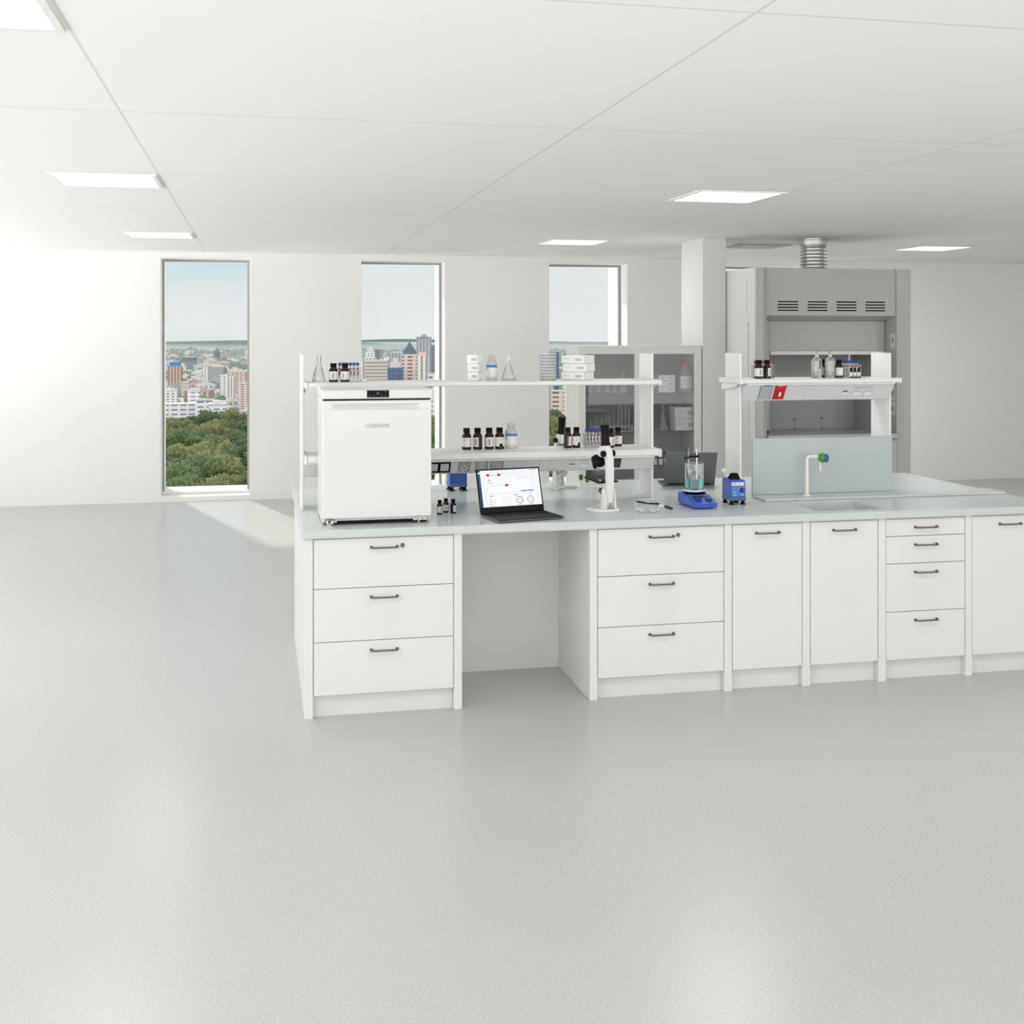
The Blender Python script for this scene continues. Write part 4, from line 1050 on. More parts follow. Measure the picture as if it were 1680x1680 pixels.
bm = NB(); v = lathe(bm, [(0, 0), (.018, 0), (.0235, .012), (.0235, .024), (.018, .032), (0, .032)], 8, smooth=False); xf(v, Matrix.Translation((.058, -.035, .218)) @ Matrix.Rotation(-.80, 4, 'Z') @ Matrix.Rotation(PI/2, 4, 'Y') @ Matrix.Scale(1.15, 4)); part('knob', bm, greenm, tt, 'green faceted knob')
bm = NB(); v = lathe(bm, [(0, .0325), (.019, .0325), (.021, .036), (.019, .043), (.008, .047), (0, .047)], 6, smooth=False); xf(v, Matrix.Translation((.058, -.035, .218)) @ Matrix.Rotation(-.80, 4, 'Z') @ Matrix.Rotation(PI/2, 4, 'Y') @ Matrix.Scale(1.15, 4)); part('knob_tip', bm, bluet, tt, 'blue knob end')
bm = NB(); tube(bm, [(.062, -.040, .200), (.062, -.040, .185), (.062, -.040, .145)], .006, 12, rads=[.008, .0065, .0058]); part('spout', bm, whitep, tt)
# twin gas tap with green knobs
p = atZ(971, 817, CT)
gt = thing('gas_tap', 'white twin service tap with two green knobs under the socket duct', 'tap', (p[0], p[1], CT))
bm = NB(); lathe(bm, [(0, 0), (.022, 0), (.020, .004), (.0095, .006), (.0095, .056), (0, .056)], 20); part('pillar', bm, whitep, gt)
bm = NB(); lathe(bm, [(0, 0), (.022, 0), (.020, .004), (.0105, .006), (.0105, .062), (0, .062)], 20, (.025, -.055, 0)); part('pillar', bm, whitep, gt)
bm = NB(); tube(bm, [(-.085, .0, .062), (-.07, 0, .066), (0, -.005, .067), (.05, -.02, .067), (.075, -.03, .067)], .010, 14, rads=[.004, .007, .010, .010, .010]); part('crossbar', bm, whitep, gt)
for (dx_, dy_, dz_, m_) in ((-.052, .045, .100, greend), (-.022, .020, .088, greenm)):
    bm = NB(); lathe(bm, [(0, 0), (.006, 0), (.006, .012), (0, .012)], 12, (dx_, dy_*.5, .066)); tube(bm, [(dx_, dy_*.5, .066), (dx_, dy_, dz_)], .005, 10)
    k_ = part('valve', bm, whitep, gt)
    bm = NB(); lathe(bm, [(0, 0), (.010, 0), (.0115, .003), (.0115, .026), (.010, .029), (0, .029)], 14, (dx_, dy_, dz_), smooth=True); part('knob', bm, m_, k_, 'green knob')
# white tap head behind the vortex mixer
p = atZ(1189, 800, CT)
wt_ = thing('gas_tap', 'small white service tap head behind the front vortex mixer', 'tap', (p[0], p[1], CT))
bm = NB(); lathe(bm, [(0, 0), (.018, 0), (.016, .004), (.007, .006), (.007, .085), (0, .085)], 16); part('pillar', bm, lightgrey, wt_)
bm = NB(); v = lathe(bm, [(0, -.018), (.014, -.018), (.020, -.010), (.020, .008), (.012, .016), (0, .016)], 8, smooth=False); xf(v, Matrix.Translation((0, 0, .098)) @ Matrix.Rotation(1.0, 4, 'Y')); part('knob', bm, whitep, wt_)
# goggles
p = atZ(1063, 841.5, CT)
gg = thing('safety_goggles', 'white safety goggles with a dark strap lying on the worktop', 'goggles', (p[0], p[1], CT), -.25)
import itertools
def gog_loop(t_, k):
    # closed section outline of the mask at depth t_
    pts = []
    W_, H_ = .074-.012*t_, .038-.006*t_
    for i in range(32):
        a = 2*PI*i/32
        x = W_*math.copysign(abs(math.cos(a))**.7, math.cos(a)); z = H_*math.copysign(abs(math.sin(a))**.8, math.sin(a))
        if z < 0: z += .016*math.exp(-(x/.014)**2)     # nose notch
        y = k*t_+.030*(x/.074)**2
        pts.append((x, y, z+.040))
    return pts
bm = NB(); L0 = [gog_loop(0, .035), gog_loop(.4, .05), gog_loop(.9, .055)]
A = loft(bm, L0, cap=False, smooth=True)
A2 = loft(bm, [[(x*.95, y, (z-.04)*.93+.04) for x, y, z in lp_] for lp_ in L0], cap=False, smooth=True)
for i in range(32):
    j = (i+1) % 32; bm.faces.new([A[i], A[j], A2[j], A2[i]]); bm.faces.new([A[64+i], A[64+j], A2[64+j], A2[64+i]])
fr = part('frame', bm, mat('goggle_frame', (.72, .73, .74), .35), gg)
bm = NB(); lp = gog_loop(0, 0); cen = bm.verts.new((0, -.006, .046)); ring = [bm.verts.new((x*.97, y-.001, (z-.04)*.95+.04)) for x, y, z in lp]
for i in range(32): f = bm.faces.new([cen, ring[i], ring[(i+1) % 32]]); f.smooth = True
part('lens', bm, pane_mat('goggle_lens', (.86, .87, .88), .04), fr, 'clear tinted lens')
bm = NB(); pts = [(-.070+.14*i/12, .028*((i-6)/6)**2-.004+.01, .060-.012*(i/12)) for i in range(13)]
ribbon = []
for (x, y, z) in pts: ribbon.append([(x, y-.006, z-.004), (x, y-.008, z+.004), (x, y-.006, z+.005), (x, y-.004, z-.004)])
loft(bm, ribbon); part('strap', bm, blackmat, gg, 'dark strap across the frame')
bm = NB(); tube(bm, [(.072, .03, .040), (.090, .036, .036), (.098, .038, .034)], .004, 10); part('temple', bm, whitep, gg)
bm = NB(); tube(bm, [(.098, .038, .034), (.104, .040, .032), (.125, .046, .026), (.145, .050, .020), (.152, .051, .018)], .007, 12, rads=[.004, .008, .0095, .009, .004]); part('temple_tip', bm, mat('slate_plastic', (.03, .04, .04), .5), gg, 'dark slate rubber tip')
bm = NB(); tube(bm, [(-.060, .045, .003), (-.03, .10, .003), (.03, .11, .003), (.066, .05, .003)], .003, 8); part('head_strap', bm, whitep, gg)
gg.scale = (.86, .92, .92); gg.rotation_euler = (0, 0, -.30)

# ================================================================== GLASS-DOOR CABINET
CX0, CX1, CY0, CY1, CZ = 2.693, 3.897, 4.87, 5.36, 1.735
ct = thing('display_cabinet', 'tall grey-white laboratory cabinet with two glazed doors beside the column', 'cabinet', (CX0, CY0, 0))
W_, D_ = CX1-CX0, CY1-CY0
bm = NB(); tk = .018
box(bm, 0, tk, .022, D_, 0, CZ, .002); box(bm, W_-tk, W_, .022, D_, 0, CZ, .002); box(bm, tk, W_-tk, .022, D_, CZ-tk, CZ, .002); box(bm, tk, W_-tk, .03, D_, .06, .08); box(bm, tk, W_-tk, .045, .06, 0, .06)
part('carcass', bm, cabm, ct)
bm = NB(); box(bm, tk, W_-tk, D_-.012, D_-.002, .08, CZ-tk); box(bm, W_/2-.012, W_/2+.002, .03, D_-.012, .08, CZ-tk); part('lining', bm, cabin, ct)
shelfglass = pane_mat('cabinet_shelf_glass', (.66, .68, .68), .015)
shz = [.475, .595, .93, 1.292]
for i, z in enumerate(shz):
    for s in (0, 1):
        bm = NB(); xa_, xb_ = (tk+.001, W_/2-.013) if s == 0 else (W_/2+.003, W_-tk-.001)
        if i == 1 and s == 0: continue
        box(bm, xa_, xb_, .04, D_-.013, z-.016 if i else z-.02, z-.0005, .001); part('shelf', bm, cabin if i == 0 else shelfglass, ct)
for s in (0, 1):
    x0, x1 = (.008, W_/2-.0015) if s == 0 else (W_/2+.0015, W_-.008)
    fz0, fz1 = .07, CZ-.014; gz0, gz1 = .487, 1.658; gx0 = x0+.052; gx1 = x1-.068 if s == 0 else x1-.075
    bm = NB(); 
    box(bm, x0, gx0, 0, .020, fz0, fz1, .0015); box(bm, gx1, x1, 0, .020, fz0, fz1, .0015); box(bm, gx0, gx1, 0, .020, gz1, fz1, .0015); box(bm, gx0, gx1, 0, .020, fz0, gz0, .0015)
    d = part('door', bm, cabm, ct)
    bm = NB(); box(bm, gx0-.002, gx1+.002, .008, .012, gz0-.002, gz1+.002); part('pane', bm, cabglass, d, 'clear glass door pane')
    bm = NB(); hx = x1-.03 if s == 0 else x0+.03; tube(bm, [(hx, -.001, .30), (hx, -.022, .305), (hx, -.022, .395), (hx, -.001, .40)], .004, 8); part('handle', bm, steelm, d)
def cabp(px, z, y=4.99): q_ = atY(px, 600, y); return (q_[0], y, z)
SH1, SH2, SH3 = 1.292, .93, .595
F3 = Kind(mk_flask(.045, .13, .014, tubeglass, .002))
for k, (px, y_) in enumerate(((968, 5.0), (981, 5.03), (996, 5.0), (1008, 5.04))):
    F3('conical flask behind the left cabinet door, %s of four' % ('leftmost', 'second from left', 'third from left', 'rightmost')[k], cabp(px, SH1, y_), 0, 'flasks on the upper cabinet shelf', (.85, .85, .85))
F4 = Kind(mk_flask(.046, .21, .012, tubeglass, .002))
F4('tall narrow-necked flask in the left cabinet door, its neck rising above the rack shelf', cabp(1022.5, SH1, 5.0), 0, 'tall flasks in the cabinet')
F4('tall narrow-necked flask on the middle shelf behind the right cabinet door', cabp(1087, SH2, 5.02), 0, 'tall flasks in the cabinet', (1.1, 1.1, 1.15))
def mk_tt(h):
    def build(label, group):
        bm = NB(); r = .0095; lathe(bm, [(0, 0), (r*.6, .002), (r, r), (r, h), (r+.001, h+.002), (r-.0015, h+.002), (r-.0015, r), (0, .004)], 16)
        o = part('test_tube', bm, tubeglass); tag(o, label, 'test tube', group); return o
    return build
tts = [Kind(mk_tt(.11)), Kind(mk_tt(.17)), Kind(mk_tt(.24))]
words = ['leftmost', 'second from left', 'third from left', 'fourth from left', 'fifth from left', 'sixth from left', 'fifth from right', 'fourth from right', 'third from right', 'second from right', 'rightmost']
txs = [969, 978, 987, 995, 999, 1004, 1007, 1015, 1020, 1026, 1032]
for i, px in enumerate(txs):
    k = 0 if i < 3 else (1 if i < 7 else 2)
    tts[k]('upright glass test tube on the middle cabinet shelf, %s of eleven' % words[i], cabp(px, SH2+.0105, 4.96+.02*(i % 2)), 0, 'test tubes behind the left cabinet door')
bm = NB(); x0 = cabp(965, 0)[0]; x1 = cabp(1036, 0)[0]
box(bm, x0, x1, 4.945, 4.995, SH2, SH2+.0045, .001); 
for z in (SH2+.045,): box(bm, x0, x1, 4.945, 4.9475, z, z+.006); box(bm, x0, x1, 4.9925, 4.995, z, z+.006)
box(bm, x0, x0+.003, 4.945, 4.995, SH2, SH2+.06); box(bm, x1-.003, x1, 4.945, 4.995, SH2, SH2+.06)
o = part('test_tube_rack', bm, lightgrey); tag(o, 'long low rack for test tubes on the middle cabinet shelf', 'rack')
CB = Kind(mk_card(.165, .13, .055, False)); CB2 = Kind(mk_card(.205, .15, .112, False))
for k, nm in enumerate(('bottom', 'middle', 'top')):
    q_ = cabp(1090, SH1, 5.0); CB('flat white carton behind the right cabinet door, %s of three' % nm, (q_[0], q_[1], SH1+.0552*k), .03, 'flat cartons in the glass cabinet')
for k, nm in enumerate(('lower', 'upper')):
    q_ = cabp(1120, SH2, 5.0); CB2('deep white carton on the middle shelf behind the right cabinet door, %s one' % nm, (q_[0]-.005*k, q_[1], SH2+.1125*k), .05, 'deep cartons in the glass cabinet')
rb = thing('reagent_bottle', 'big clear bottle with a red cap and white label behind the right cabinet door', 'bottle', cabp(1123.5, SH1, 5.02))
r, h = .064, .27
bm = NB(); lathe(bm, [(0, 0), (r*.95, 0), (r, .006), (r, h*.58), (r*.9, h*.68), (r*.5, h*.84), (r*.5, h*.9), (0, h*.9)], 28); part('bottle_body', bm, mat('grey_tinted_plastic', (.50, .51, .52), .25, trans=.5, ior=1.3), rb)
bm = NB(); lathe(bm, [(0, h*.89), (r*.60, h*.89), (r*.60, h), (0, h)], 24); part('cap', bm, redcap, rb, 'red screw cap')
bm = NB(); f = -PI/2; label_patch(bm, r*1.01, h*.14, h*.56, f-1.1, f+1.2, 0, 24)
for k in range(4): label_patch(bm, r*1.02, h*(.26+.06*k), h*(.275+.06*k), f-.5, f+.5, 1, 8)
part('label', bm, [paperm, inkg], rb, 'white label')
for px, lab in ((1073.5, 'dark bottle on the low cabinet shelf, left one beside the rear laptop'), (1083, 'dark bottle on the low cabinet shelf, right one beside the rear laptop')):
    bottle(.030, .128, 5, lab, cabp(px, SH3, 4.96), 0, 'dark bottles low in the cabinet')
bottle(.022, .135, 5, 'slim dark bottle on the low cabinet shelf half hidden by the rear laptop', cabp(1091, SH3, 5.0), 0, 'dark bottles low in the cabinet')

# ================================================================== FUME HOOD
HX0, HX1 = 4.144, 5.665
fh = thing('fume_hood', 'large grey fume hood with slotted fascia behind the sink', 'fume hood', (0, 0, 0))
bm = NB(); box(bm, HX0, HX0+.018, 4.22, 5.1, 0, 2.443, .002); part('side_panel', bm, hoodside, fh)
bm = NB(); box(bm, HX0-.014, HX0-.0002, 4.36, 4.78, 0, 1.95, .003); box(bm, HX0-.006, HX0-.0002, 4.40, 4.74, 2.0, 2.36, .002); part('side_cover', bm, hoodside, fh)
bm = NB(); box(bm, HX1-.018, HX1, 4.22, 5.1, 0, 2.443, .002); part('side_panel', bm, hoodside, fh)
bm = NB(); prism(bm, [(HX0, 4.19), (4.212, 4.19), (4.264, 4.235), (4.264, 4.44), (HX0+.019, 4.44), (HX0+.019, 4.218), (HX0, 4.218)], 'z', .0, 2.443); pst = part('front_post', bm, hoodm, fh)
bm = NB(); prism(bm, [(HX1, 4.19), (5.60, 4.19), (5.548, 4.235), (5.548, 4.44), (HX1-.019, 4.44), (HX1-.019, 4.218), (HX1, 4.218)], 'z', .0, 2.443); psr = part('front_post', bm, hoodm, fh)
bm = NB(); prism(bm, [(4.25, 2.443), (4.25, 2.012), (4.41, 1.968), (4.43, 1.968), (4.43, 2.443)], 'x', 4.2645, 5.5475); fa = part('fascia', bm, hoodm, fh)
for (a, b) in ((1276, 1309.5), (1325, 1357.5), (1372.5, 1405), (1420, 1452)):
    for k in range(4):
        bm = NB(); x0 = atY(a, 500, 4.25)[0]; x1 = atY(b, 500, 4.25)[0]; z = 2.137-.0262*k
        box(bm, x0, x1, 4.2492, 4.26, z-.0052, z+.0052); part('vent_slot', bm, gapm2, fa)
bm = NB(); box(bm, 4.265, 4.372, 4.425, 4.44, .96, 1.967); part('inner_cheek', bm, hoodm, fh)
bm = NB(); box(bm, 4.380, 5.536, 4.430, 4.442, 1.69, 1.966, .001); ss = part('sash', bm, hoodm, fh)
bm = NB(); box(bm, 4.374, 4.379, 4.428, 4.441, 1.65, 1.966); box(bm, 5.537, 5.545, 4.428, 4.441, 1.0, 1.966); part('sash_track', bm, midgrey, fh)
bm = NB(); box(bm, 4.382, 5.534, 4.418, 4.440, 1.652, 1.688, .004); part('sash_handle', bm, hoodside, ss)
bm = NB(); box(bm, 4.268, 4.29, 4.40, 4.424, 1.74, 1.88, .002); box(bm, 4.2655, 4.27, 4.33, 4.40, 1.75, 1.87, .001); part('sash_latch', bm, [whitep], fh, 'pale latch on the left post')
bm = NB(); box(bm, 4.2645, 5.5475, 4.20, 5.08, .885, .93, .004); part('hood_worktop', bm, mat('hood_top', (.42, .44, .43), .3), fh)
bm = NB(); box(bm, 4.2645, 5.5475, 4.86, 4.872, .9305, 1.99)
prism(bm, [(4.385, 4.44), (4.35, 4.86), (4.345, 4.86), (4.38, 4.44)], 'z', .9305, 1.99); prism(bm, [(5.45, 4.44), (5.45, 4.86), (5.455, 4.86), (5.455, 4.44)], 'z', .9305, 1.99); box(bm, 4.345, 5.455, 4.44, 4.86, 1.99, 1.995)
part('liner', bm, hoodin, fh)
bm = NB()
for px, py in ((1304, 687), (1348, 686), (1304, 703), (1348, 702.5), (1418, 672)):
    q_ = atY(px, py, 4.86); v = lathe(bm, [(0, 0), (.012, 0), (.008, .03), (0, .03)], 12); xf(v, Matrix.Translation((q_[0], 4.8599, q_[2])) @ Matrix.Rotation(PI/2, 4, 'X'))
part('wall_socket', bm, midgrey, fh)
bm = NB(); q_ = atY(1393, 640, 4.5); tube(bm, [(q_[0], 4.5, 1.30), (q_[0], 4.5, 1.989)], .010, 10); part('rail', bm, whitep, fh, 'slim white upright rod inside the hood')
bm = NB(); box(bm, HX0+.019, HX1-.019, 5.08, 5.095, 0, 2.44); box(bm, HX0+.019, HX1-.019, 4.45, 5.08, 2.42, 2.442); part('back_panel', bm, hoodside, fh)
for k in range(2):
    x0 = 4.2655+k*.642; bm = NB(); box(bm, x0, x0+.639, 4.235, 4.255, .08, .88, .002); d = part('door', bm, hoodm, fh)
    bm = NB(); tube(bm, [(x0+.32-.06, 4.234, .80), (x0+.32-.06, 4.21, .80), (x0+.32+.06, 4.21, .80), (x0+.32+.06, 4.234, .80)], .005, 8); part('handle', bm, handlem, d)
for (pz0, pz1) in ((1.72, 1.85), (1.23, 1.36), (1.09, 1.22)):
    bm = NB(); box(bm, 5.5465, 5.5478, 4.26, 4.34, pz0, pz1, .0005); box(bm, 5.5445, 5.5464, 4.285, 4.315, pz0+.04, pz1-.04, .0005, 1); part('socket_plate', bm, [hoodside, midgrey], fh)
# corrugated exhaust duct
PX, PY = 4.99, 4.78
bm = NB(); prof = [(.0, 2.4435), (.135, 2.4435), (.135, 2.452)]
n = 7
for k in range(n):
    z = 2.455+k*(2.685-2.455)/n; dz = (2.685-2.455)/n
    prof += [(.112, z), (.112, z+dz*.22), (.122, z+dz*.32), (.130, z+dz*.55), (.122, z+dz*.78), (.112, z+dz*.88)]
prof += [(.126, 2.69), (.142, 2.695), (.142, 2.735), (.130, 2.74), (.130, 2.7545), (0, 2.7545)]
lathe(bm, prof, 40, (PX, PY, 0)); o = part('exhaust_duct', bm, mat('galvanised_steel', (.70, .70, .69), .26, metal=.9)); tag(o, 'corrugated metal exhaust pipe from the fume hood top to the ceiling', 'pipe')

# ================================================================== OUTSIDE: hill, trees, city
GZ = -112.0
groundm = mat('city_ground', (.085, .115, .11), .9, spec=.1, noise=(.004, .35))
hillm = mat('hillside_grass', (.06, .10, .035), .95, spec=.05, noise=(.05, .3))
bm = NB(); n = 40; half = 12000
def gz(x, y):
    d = math.hypot(x, y); z = GZ
    if d > 9000: z += 60*(.5+.5*math.sin(x*.00045+1.0)*math.cos(x*.0011))*min(1, (d-9000)/8000)
    return z
rows = []
for d in (900, 1500, 2500, 4000, 6000, 9000, 12000, 15000, 18000, 20000):
    rows.append([bm.verts.new((d*math.sin(a), d*math.cos(a), gz(d*math.sin(a), d*math.cos(a)))) for a in [math.radians(-40+90*i/60) for i in range(61)]])
for A, B in zip(rows, rows[1:]):
    for i in range(60): bm.faces.new([A[i], A[i+1], B[i+1], B[i]])
box(bm, -1500, 1500, 600, 1600, GZ-5, GZ)
g = part('city_ground', bm, groundm); g['kind'] = 'structure'
bm = NB()
rows = []
for d, z in ((20, -30), (60, -44), (150, -54), (330, -56), (700, -56), (820, -62), (950, -90), (1100, -113), (1150, -116)):
    rows.append([bm.verts.new((d*math.sin(a), WY2+d*math.cos(a), z)) for a in [math.radians(-30+65*i/30) for i in range(31)]])
for A, B in zip(rows, rows[1:]):
    for i in range(30): bm.faces.new([A[i], A[i+1], B[i+1], B[i]]).smooth = True
g = part('hillside_ground', bm, hillm); g['kind'] = 'structure'
bm = NB()   # far ridge line
lp = []
for i in range(61):
    a = math.radians(-25+60*i/60); d = 19500; h_ = 26+44*math.exp(-((i-32)/2.6)**2)+3*math.sin(i*.9)
    lp.append((d*math.sin(a), d*math.cos(a), h_))
for i in range(60):
    a, b = lp[i], lp[i+1]; quad(bm, [(a[0], a[1], GZ), (b[0], b[1], GZ), (b[0]*1.02, b[1]*1.02, -112+b[2]*1.05), (a[0]*1.02, a[1]*1.02, -112+a[2]*1.05)])
g = part('far_ridge', bm, mat('far_ridge', (.07, .11, .12), .95, spec=.05)); g['kind'] = 'structure'

# haze: a thin even scattering air layer over the city
hz = bpy.data.materials.new('city_haze'); hz.use_nodes = True; n = hz.node_tree; n.nodes.clear()
vsn = n.nodes.new('ShaderNodeVolumeScatter'); vsn.inputs['Color'].default_value = (.74, .87, .95, 1); vsn.inputs['Density'].default_value = .00024; vsn.inputs['Anisotropy'].default_value = .1
oo = n.nodes.new('ShaderNodeOutputMaterial'); n.links.new(vsn.outputs[0], oo.inputs['Volume'])
HAZE = True
if HAZE:
    bm = NB(); box(bm, -14000, 16000, 300, 19400, GZ-3, -82.0)
    o = part('haze_layer', bm, hz); o['kind'] = 'structure'

# trees
def leafmat(name, c):
    m = bpy.data.materials.new(name); m.use_nodes = True; n = m.node_tree; b = n.nodes['Principled BSDF']; b.inputs['Roughness'].default_value = .8; b.inputs['Specular IOR Level'].default_value = .15
    t = n.nodes.new('ShaderNodeTexCoord'); x = n.nodes.new('ShaderNodeTexNoise'); x.inputs['Scale'].default_value = 1.1; x.inputs['Detail'].default_value = 8; x.inputs['Roughness'].default_value = .85
    n.links.new(t.outputs['Object'], x.inputs[0]); r = n.nodes.new('ShaderNodeValToRGB'); n.links.new(x.outputs[0], r.inputs[0])
    e = r.color_ramp.elements; e[0].position = .32; e[0].color = tuple(v*.30 for v in c)+(1,); e[1].position = .66; e[1].color = tuple(min(1, v*2.2) for v in c)+(1,)
    n.links.new(r.outputs[0], b.inputs['Base Color']); return m
from mathutils import noise as mn
def tree_mesh(seed, R=6.6):
    bm = NB(); rnd = random.Random(seed)
    bmesh.ops.create_icosphere(bm, subdivisions=6, radius=1)
    off = Vector((seed*7.3, seed*3.1, 0))
    for v in bm.verts:
        p = v.co.normalized()
        n1 = mn.noise(p*1.6+off); n2 = mn.noise(p*4.2+off); n3 = mn.noise(p*9+off); n4 = mn.noise(p*18+off); n5 = mn.noise(p*38+off)
        r_ = 1+.36*n1+.38*abs(n2)+.20*n3+.15*n4+.10*n5
        v.co = Vector((p.x*R*r_, p.y*R*r_, p.z*R*.82*r_+R*1.15))
    for f in bm.faces: f.smooth = False
    return bm
leafs = [leafmat('leaf_green', (.078, .112, .052)), leafmat('leaf_olive', (.125, .142, .066)), leafmat('leaf_dark', (.055, .088, .050)), leafmat('leaf_autumn', (.130, .128, .070))]
barkm = mat('bark', (.10, .07, .05), .9)
tnames = ['mid green leafy tree on the hillside below the windows', 'pale olive leafy tree on the hillside below the windows', 'dark green leafy tree on the hillside below the windows', 'yellow-brown tinged tree on the hillside below the windows']
tprot = []
for i in range(4):
    t = thing('hillside_tree', tnames[i], 'tree', group='trees on the hillside')
    part('crown', tree_mesh(i+1), leafs[i], t)
    bm = NB(); tube(bm, [(0, 0, -2), (.2, 0, 5), (0, .2, 9)], .5, 8, rads=[.7, .5, .3]); part('trunk', bm, barkm, t)
    tprot.append([t, False])
def put_tree(k, loc, s, rz):
    t, used = tprot[k]
    if not used: t.location = loc; t.rotation_euler = (0, 0, rz); t.scale = (s, s, s); tprot[k][1] = True; return
    dup(t, tnames[k], loc, rz, 'trees on the hillside', (s, s, s))
sect = [(-5.8, 1.0), (3.9, 9.6), (13.0, 18.2)]
d = 120; cnt = 0
while d < 860:
    st_ = 8.0+d*.0062
    for (a0, a1) in sect:
        arcl = math.radians(a1-a0)*d; nn = max(1, int(arcl/st_))
        for i in range(nn):
            a = math.radians(a0+(a1-a0)*(i+.5+random.uniform(-.35, .35))/nn); dd_ = d+random.uniform(-4, 4)
            base = -56 if d > 330 else -56+(330-d)*.01
            if d > 700: base = -56-(d-700)*.10
            k = random.choices((0, 1, 2, 3), (.36, .34, .22, .08))[0]
            put_tree(k, (CAMX+dd_*math.sin(a), CAMY+dd_*math.cos(a), base+random.uniform(-2.5, 1.0)), random.uniform(.78, 1.2), random.uniform(0, 6)); cnt += 1
    d += st_*(1.15+ (d/700)*1.3)
print('trees', cnt)

# buildings
def facade(name, wall, win, fw, fh_, ww, wh, horiz=False):
    key = 'facade_'+name
    if key in MATS: return MATS[key]
    m = bpy.data.materials.new(key); m.use_nodes = True; n = m.node_tree; b = n.nodes['Principled BSDF']; b.inputs['Roughness'].default_value = .7
    t = n.nodes.new('ShaderNodeTexCoord'); s = n.nodes.new('ShaderNodeSeparateXYZ'); n.links.new(t.outputs['Object'], s.inputs[0])
    ge = n.nodes.new('ShaderNodeNewGeometry'); gs = n.nodes.new('ShaderNodeSeparateXYZ'); n.links.new(ge.outputs['Normal'], gs.inputs[0])
    def M(op, a, b_=None):
        q = n.nodes.new('ShaderNodeMath'); q.operation = op
        for i, v in enumerate((a, b_)):
            if v is None: continue
            if isinstance(v, (int, float)): q.inputs[i].default_value = v
            else: n.links.new(v, q.inputs[i])
        return q.outputs[0]
    u = M('ADD', M('ADD', s.outputs['X'], s.outputs['Y']), 1000.0)
    mu = M('LESS_THAN', M('MODULO', u, fw), ww) if not horiz else None
    mv = M('LESS_THAN', M('MODULO', M('ADD', s.outputs['Z'], .8), fh_), wh)
    k = M('MULTIPLY', mu, mv) if mu else mv
    up = M('LESS_THAN', M('ABSOLUTE', gs.outputs['Z']), .5); k = M('MULTIPLY', k, up)
    mx = n.nodes.new('ShaderNodeMix'); mx.data_type = 'RGBA'; n.links.new(k, mx.inputs[0]); mx.inputs[6].default_value = wall+(1,); mx.inputs[7].default_value = win+(1,)
    n.links.new(mx.outputs[2], b.inputs['Base Color']); MATS[key] = m; return m
def rgb(r, g, b): return tuple(v*.76 for v in hexc(r, g, b)[:3])   # city colours darkened evenly to balance the bright sky
fmats = {
 'white': facade('white', rgb(225, 224, 222), rgb(120, 124, 132), 7, 4, 3.5, 1.8), 'beige': facade('beige', rgb(205, 200, 192), rgb(140, 138, 138), 40, 3.6, 40, 1.2, True),
 'brick': facade('brick', rgb(196, 170, 158), rgb(120, 100, 98), 6, 3.6, 2.4, 3.0), 'pink': facade('pink', rgb(214, 196, 190), rgb(120, 100, 102), 8, 3.6, 4.8, 1.5),
 'grey': facade('grey', rgb(176, 178, 184), rgb(134, 138, 148), 5, 4, 2.0, 4.0), 'bluegl': facade('bluegl', rgb(92, 112, 145), rgb(78, 96, 128), 6, 4, 5, 3.0),
 'teal': facade('teal', rgb(108, 126, 138), rgb(80, 98, 112), 40, 4, 40, 2.0, True), 'dark': facade('dark', rgb(128, 130, 142), rgb(100, 104, 118), 5, 4, 2.5, 2.0),
 'institution': facade('institution', rgb(232, 233, 235), rgb(130, 142, 158), 9, 5, 6.5, 1.7), 'lined': facade('lined', rgb(215, 213, 210), rgb(140, 134, 134), 4.5, 60, 1.6, 60),
}
roofw = mat('roof_pale', rgb(205, 203, 199), .9); roofg = mat('roof_grey', rgb(150, 152, 156), .9); roofr = mat('roof_red', rgb(184, 160, 152), .9); roofb = mat('roof_blue', rgb(70, 130, 200), .7)
PLACED = []
def free(x, y, r): return all((x-a)**2+(y-b)**2 > (r+c)**2 for a, b, c in PLACED)
